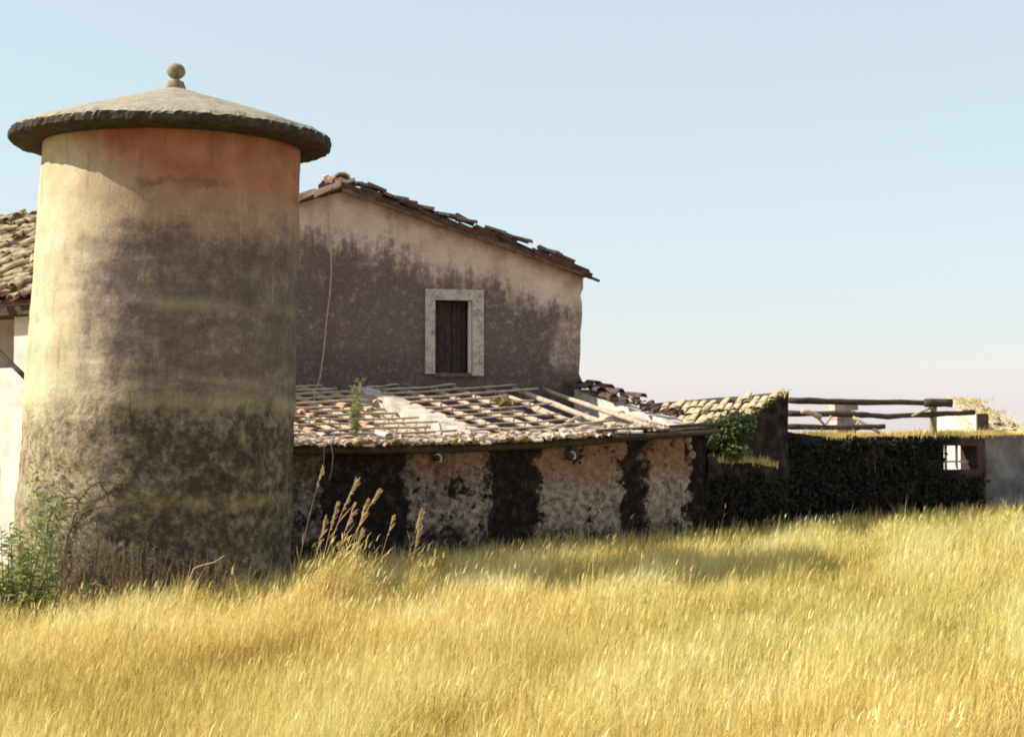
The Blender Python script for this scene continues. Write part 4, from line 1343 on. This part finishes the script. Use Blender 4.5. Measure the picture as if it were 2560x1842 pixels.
# wire loop under the eave next to the tower
bm = bmesh.new()
tube(bm, [LT.m @ LT.px(u, v, -.32) for u, v in ((811, 1190), (810, 1150), (811, 1118), (818, 1105), (828, 1112), (833, 1140), (830, 1175), (824, 1200))], .006, 5)
tag(obj('wire_loop', bm, cable_m, smooth=True), 'thin loop of wire hanging from the lean-to eave near the tower', 'wire')

# ivy bush where lean-to and shed meet
def leaf_mass(name, label, cat, blobs, n, L, W, mat, stem=True):
    c0 = blobs[0][0]
    base = Vector((c0.x, c0.y, min(b[0].z - b[1].z for b in blobs)))
    t = thing(name, label, cat, base)
    bl = bmesh.new()
    tot = sum(b[1].x * b[1].z for b in blobs)
    for c, r in blobs:
        for k in range(int(n * r.x * r.z / tot)):
            v = rvec().normalized() * (random.random() ** .4)
            p = c + Vector((v.x * r.x, v.y * r.y, v.z * r.z)) - base
            p += mnoise.noise_vector(p * 4) * .10
            d = (v + rvec() * .9 + Vector((0, -.3, -.2)))
            leaf(bl, p, d, v + Vector((0, -.5, .6)) + rvec() * .5, L * random.uniform(.6, 1.3), W * random.uniform(.6, 1.3))
    obj('foliage', bl, mat, t)
    bs = bmesh.new()
    for c, r in blobs:
        q = c - base
        tube(bs, [Vector((q.x, q.y + r.y * .5, 0)), Vector((q.x * .9, q.y, q.z * .5)), Vector((q.x, q.y, q.z + r.z * .6))], [.02, .016, .006], 5)
    obj('stems', bs, twig, t)
V3 = Vector
leaf_mass('ivy', 'bright green ivy bush hanging over the corner between lean-to and shed', 'climbing plant',
          [(P(1815, 1092, 25.9), V3((.30, .22, .30))), (P(1848, 1060, 26.0), V3((.26, .2, .22))), (P(1800, 1065, 26.0), V3((.18, .2, .16))), (P(1838, 1120, 25.8), V3((.2, .2, .16)))], 1900, .085, .07, leaf_ivy)
# dark creeper hanging over the barn wall
leaf_dark2 = mat_simple('dusty_bramble_leaf', (.005, .006, .007), (.016, .018, .015), 3, 0, 0, (.05, .05, .036), trans=.1, rough=.6)
def wall_ivy(name, label, u0, u1, v0, v1, yl, n, cat='climbing plant'):
    bu = (u0 + u1) / 2
    sx, D = LT.line(bu, yl)
    wb = LT.m @ Vector((sx, yl, 0)); base = Vector((wb.x, wb.y, gz(wb.x)))
    t = thing(name, label, cat, base)
    bl, bs = bmesh.new(), bmesh.new()
    c = 0
    while c < n:
        u, v = random.uniform(u0, u1), random.uniform(v0, v1)
        v += 22 * mnoise.noise(Vector((u * .02, 3, u0))) * max(0, 1 - (v - v0) / 60)
        ft = min(1, max(0, (v - v0) / (v1 - v0)))
        dens = mnoise.fractal(Vector((u * .022, v * .03, u0 * .1)), 1, 2.1, 4)
        if dens < -.28 + .5 * max(0, .35 - ft) : 
            c += .3; continue
        sx, D = LT.line(u, yl)
        out = .03 + abs(random.gauss(0, .05)) + .22 * ft * max(0, dens + .35) * random.random()
        p = LT.m @ Vector((sx, yl - out, P(u, v, D).z)) - base
        c += 1
        leaf(bl, p, rvec() + Vector((.15, -.4, -.5)), rvec() * .9 + Vector((.3, -.8, .4)), .085 * random.uniform(.5, 1.4), .06 * random.uniform(.6, 1.4))
    for k in range(7):
        u = random.uniform(u0 + 10, u1 - 10)
        pts = []
        for j in range(6):
            uu = (bu + (u - bu) * (j / 5) ** .6) + random.uniform(-8, 8) * (j > 0); vv = v1 + (v0 - v1) * j / 5 * (random.uniform(.9, 1) if j else 1)
            sx, D = LT.line(uu, yl); pts.append(LT.m @ Vector((sx, yl - .05, P(uu, vv, D).z)) - base)
        tube(bs, pts, [.02, .017, .014, .011, .008, .004], 5)
    obj('foliage', bl, leaf_dark2, t); obj('stems', bs, twig, t)
wall_ivy('creeper', 'black creeper hanging on the barn wall, next to the small shed', 1952, 2130, 1093, 1300, .5, 2700)
wall_ivy('creeper', 'black creeper on the barn wall, between the brick pillar and the window hole', 2125, 2345, 1097, 1285, .5, 3000)
wall_ivy('bramble', 'dark bramble right under the barn window', 2300, 2450, 1182, 1275, .48, 900, 'bramble')
wall_ivy('bramble', 'black bramble on the low broken wall, beside the lean-to corner', 1772, 1950, 1185, 1310, .0, 1700, 'bramble')
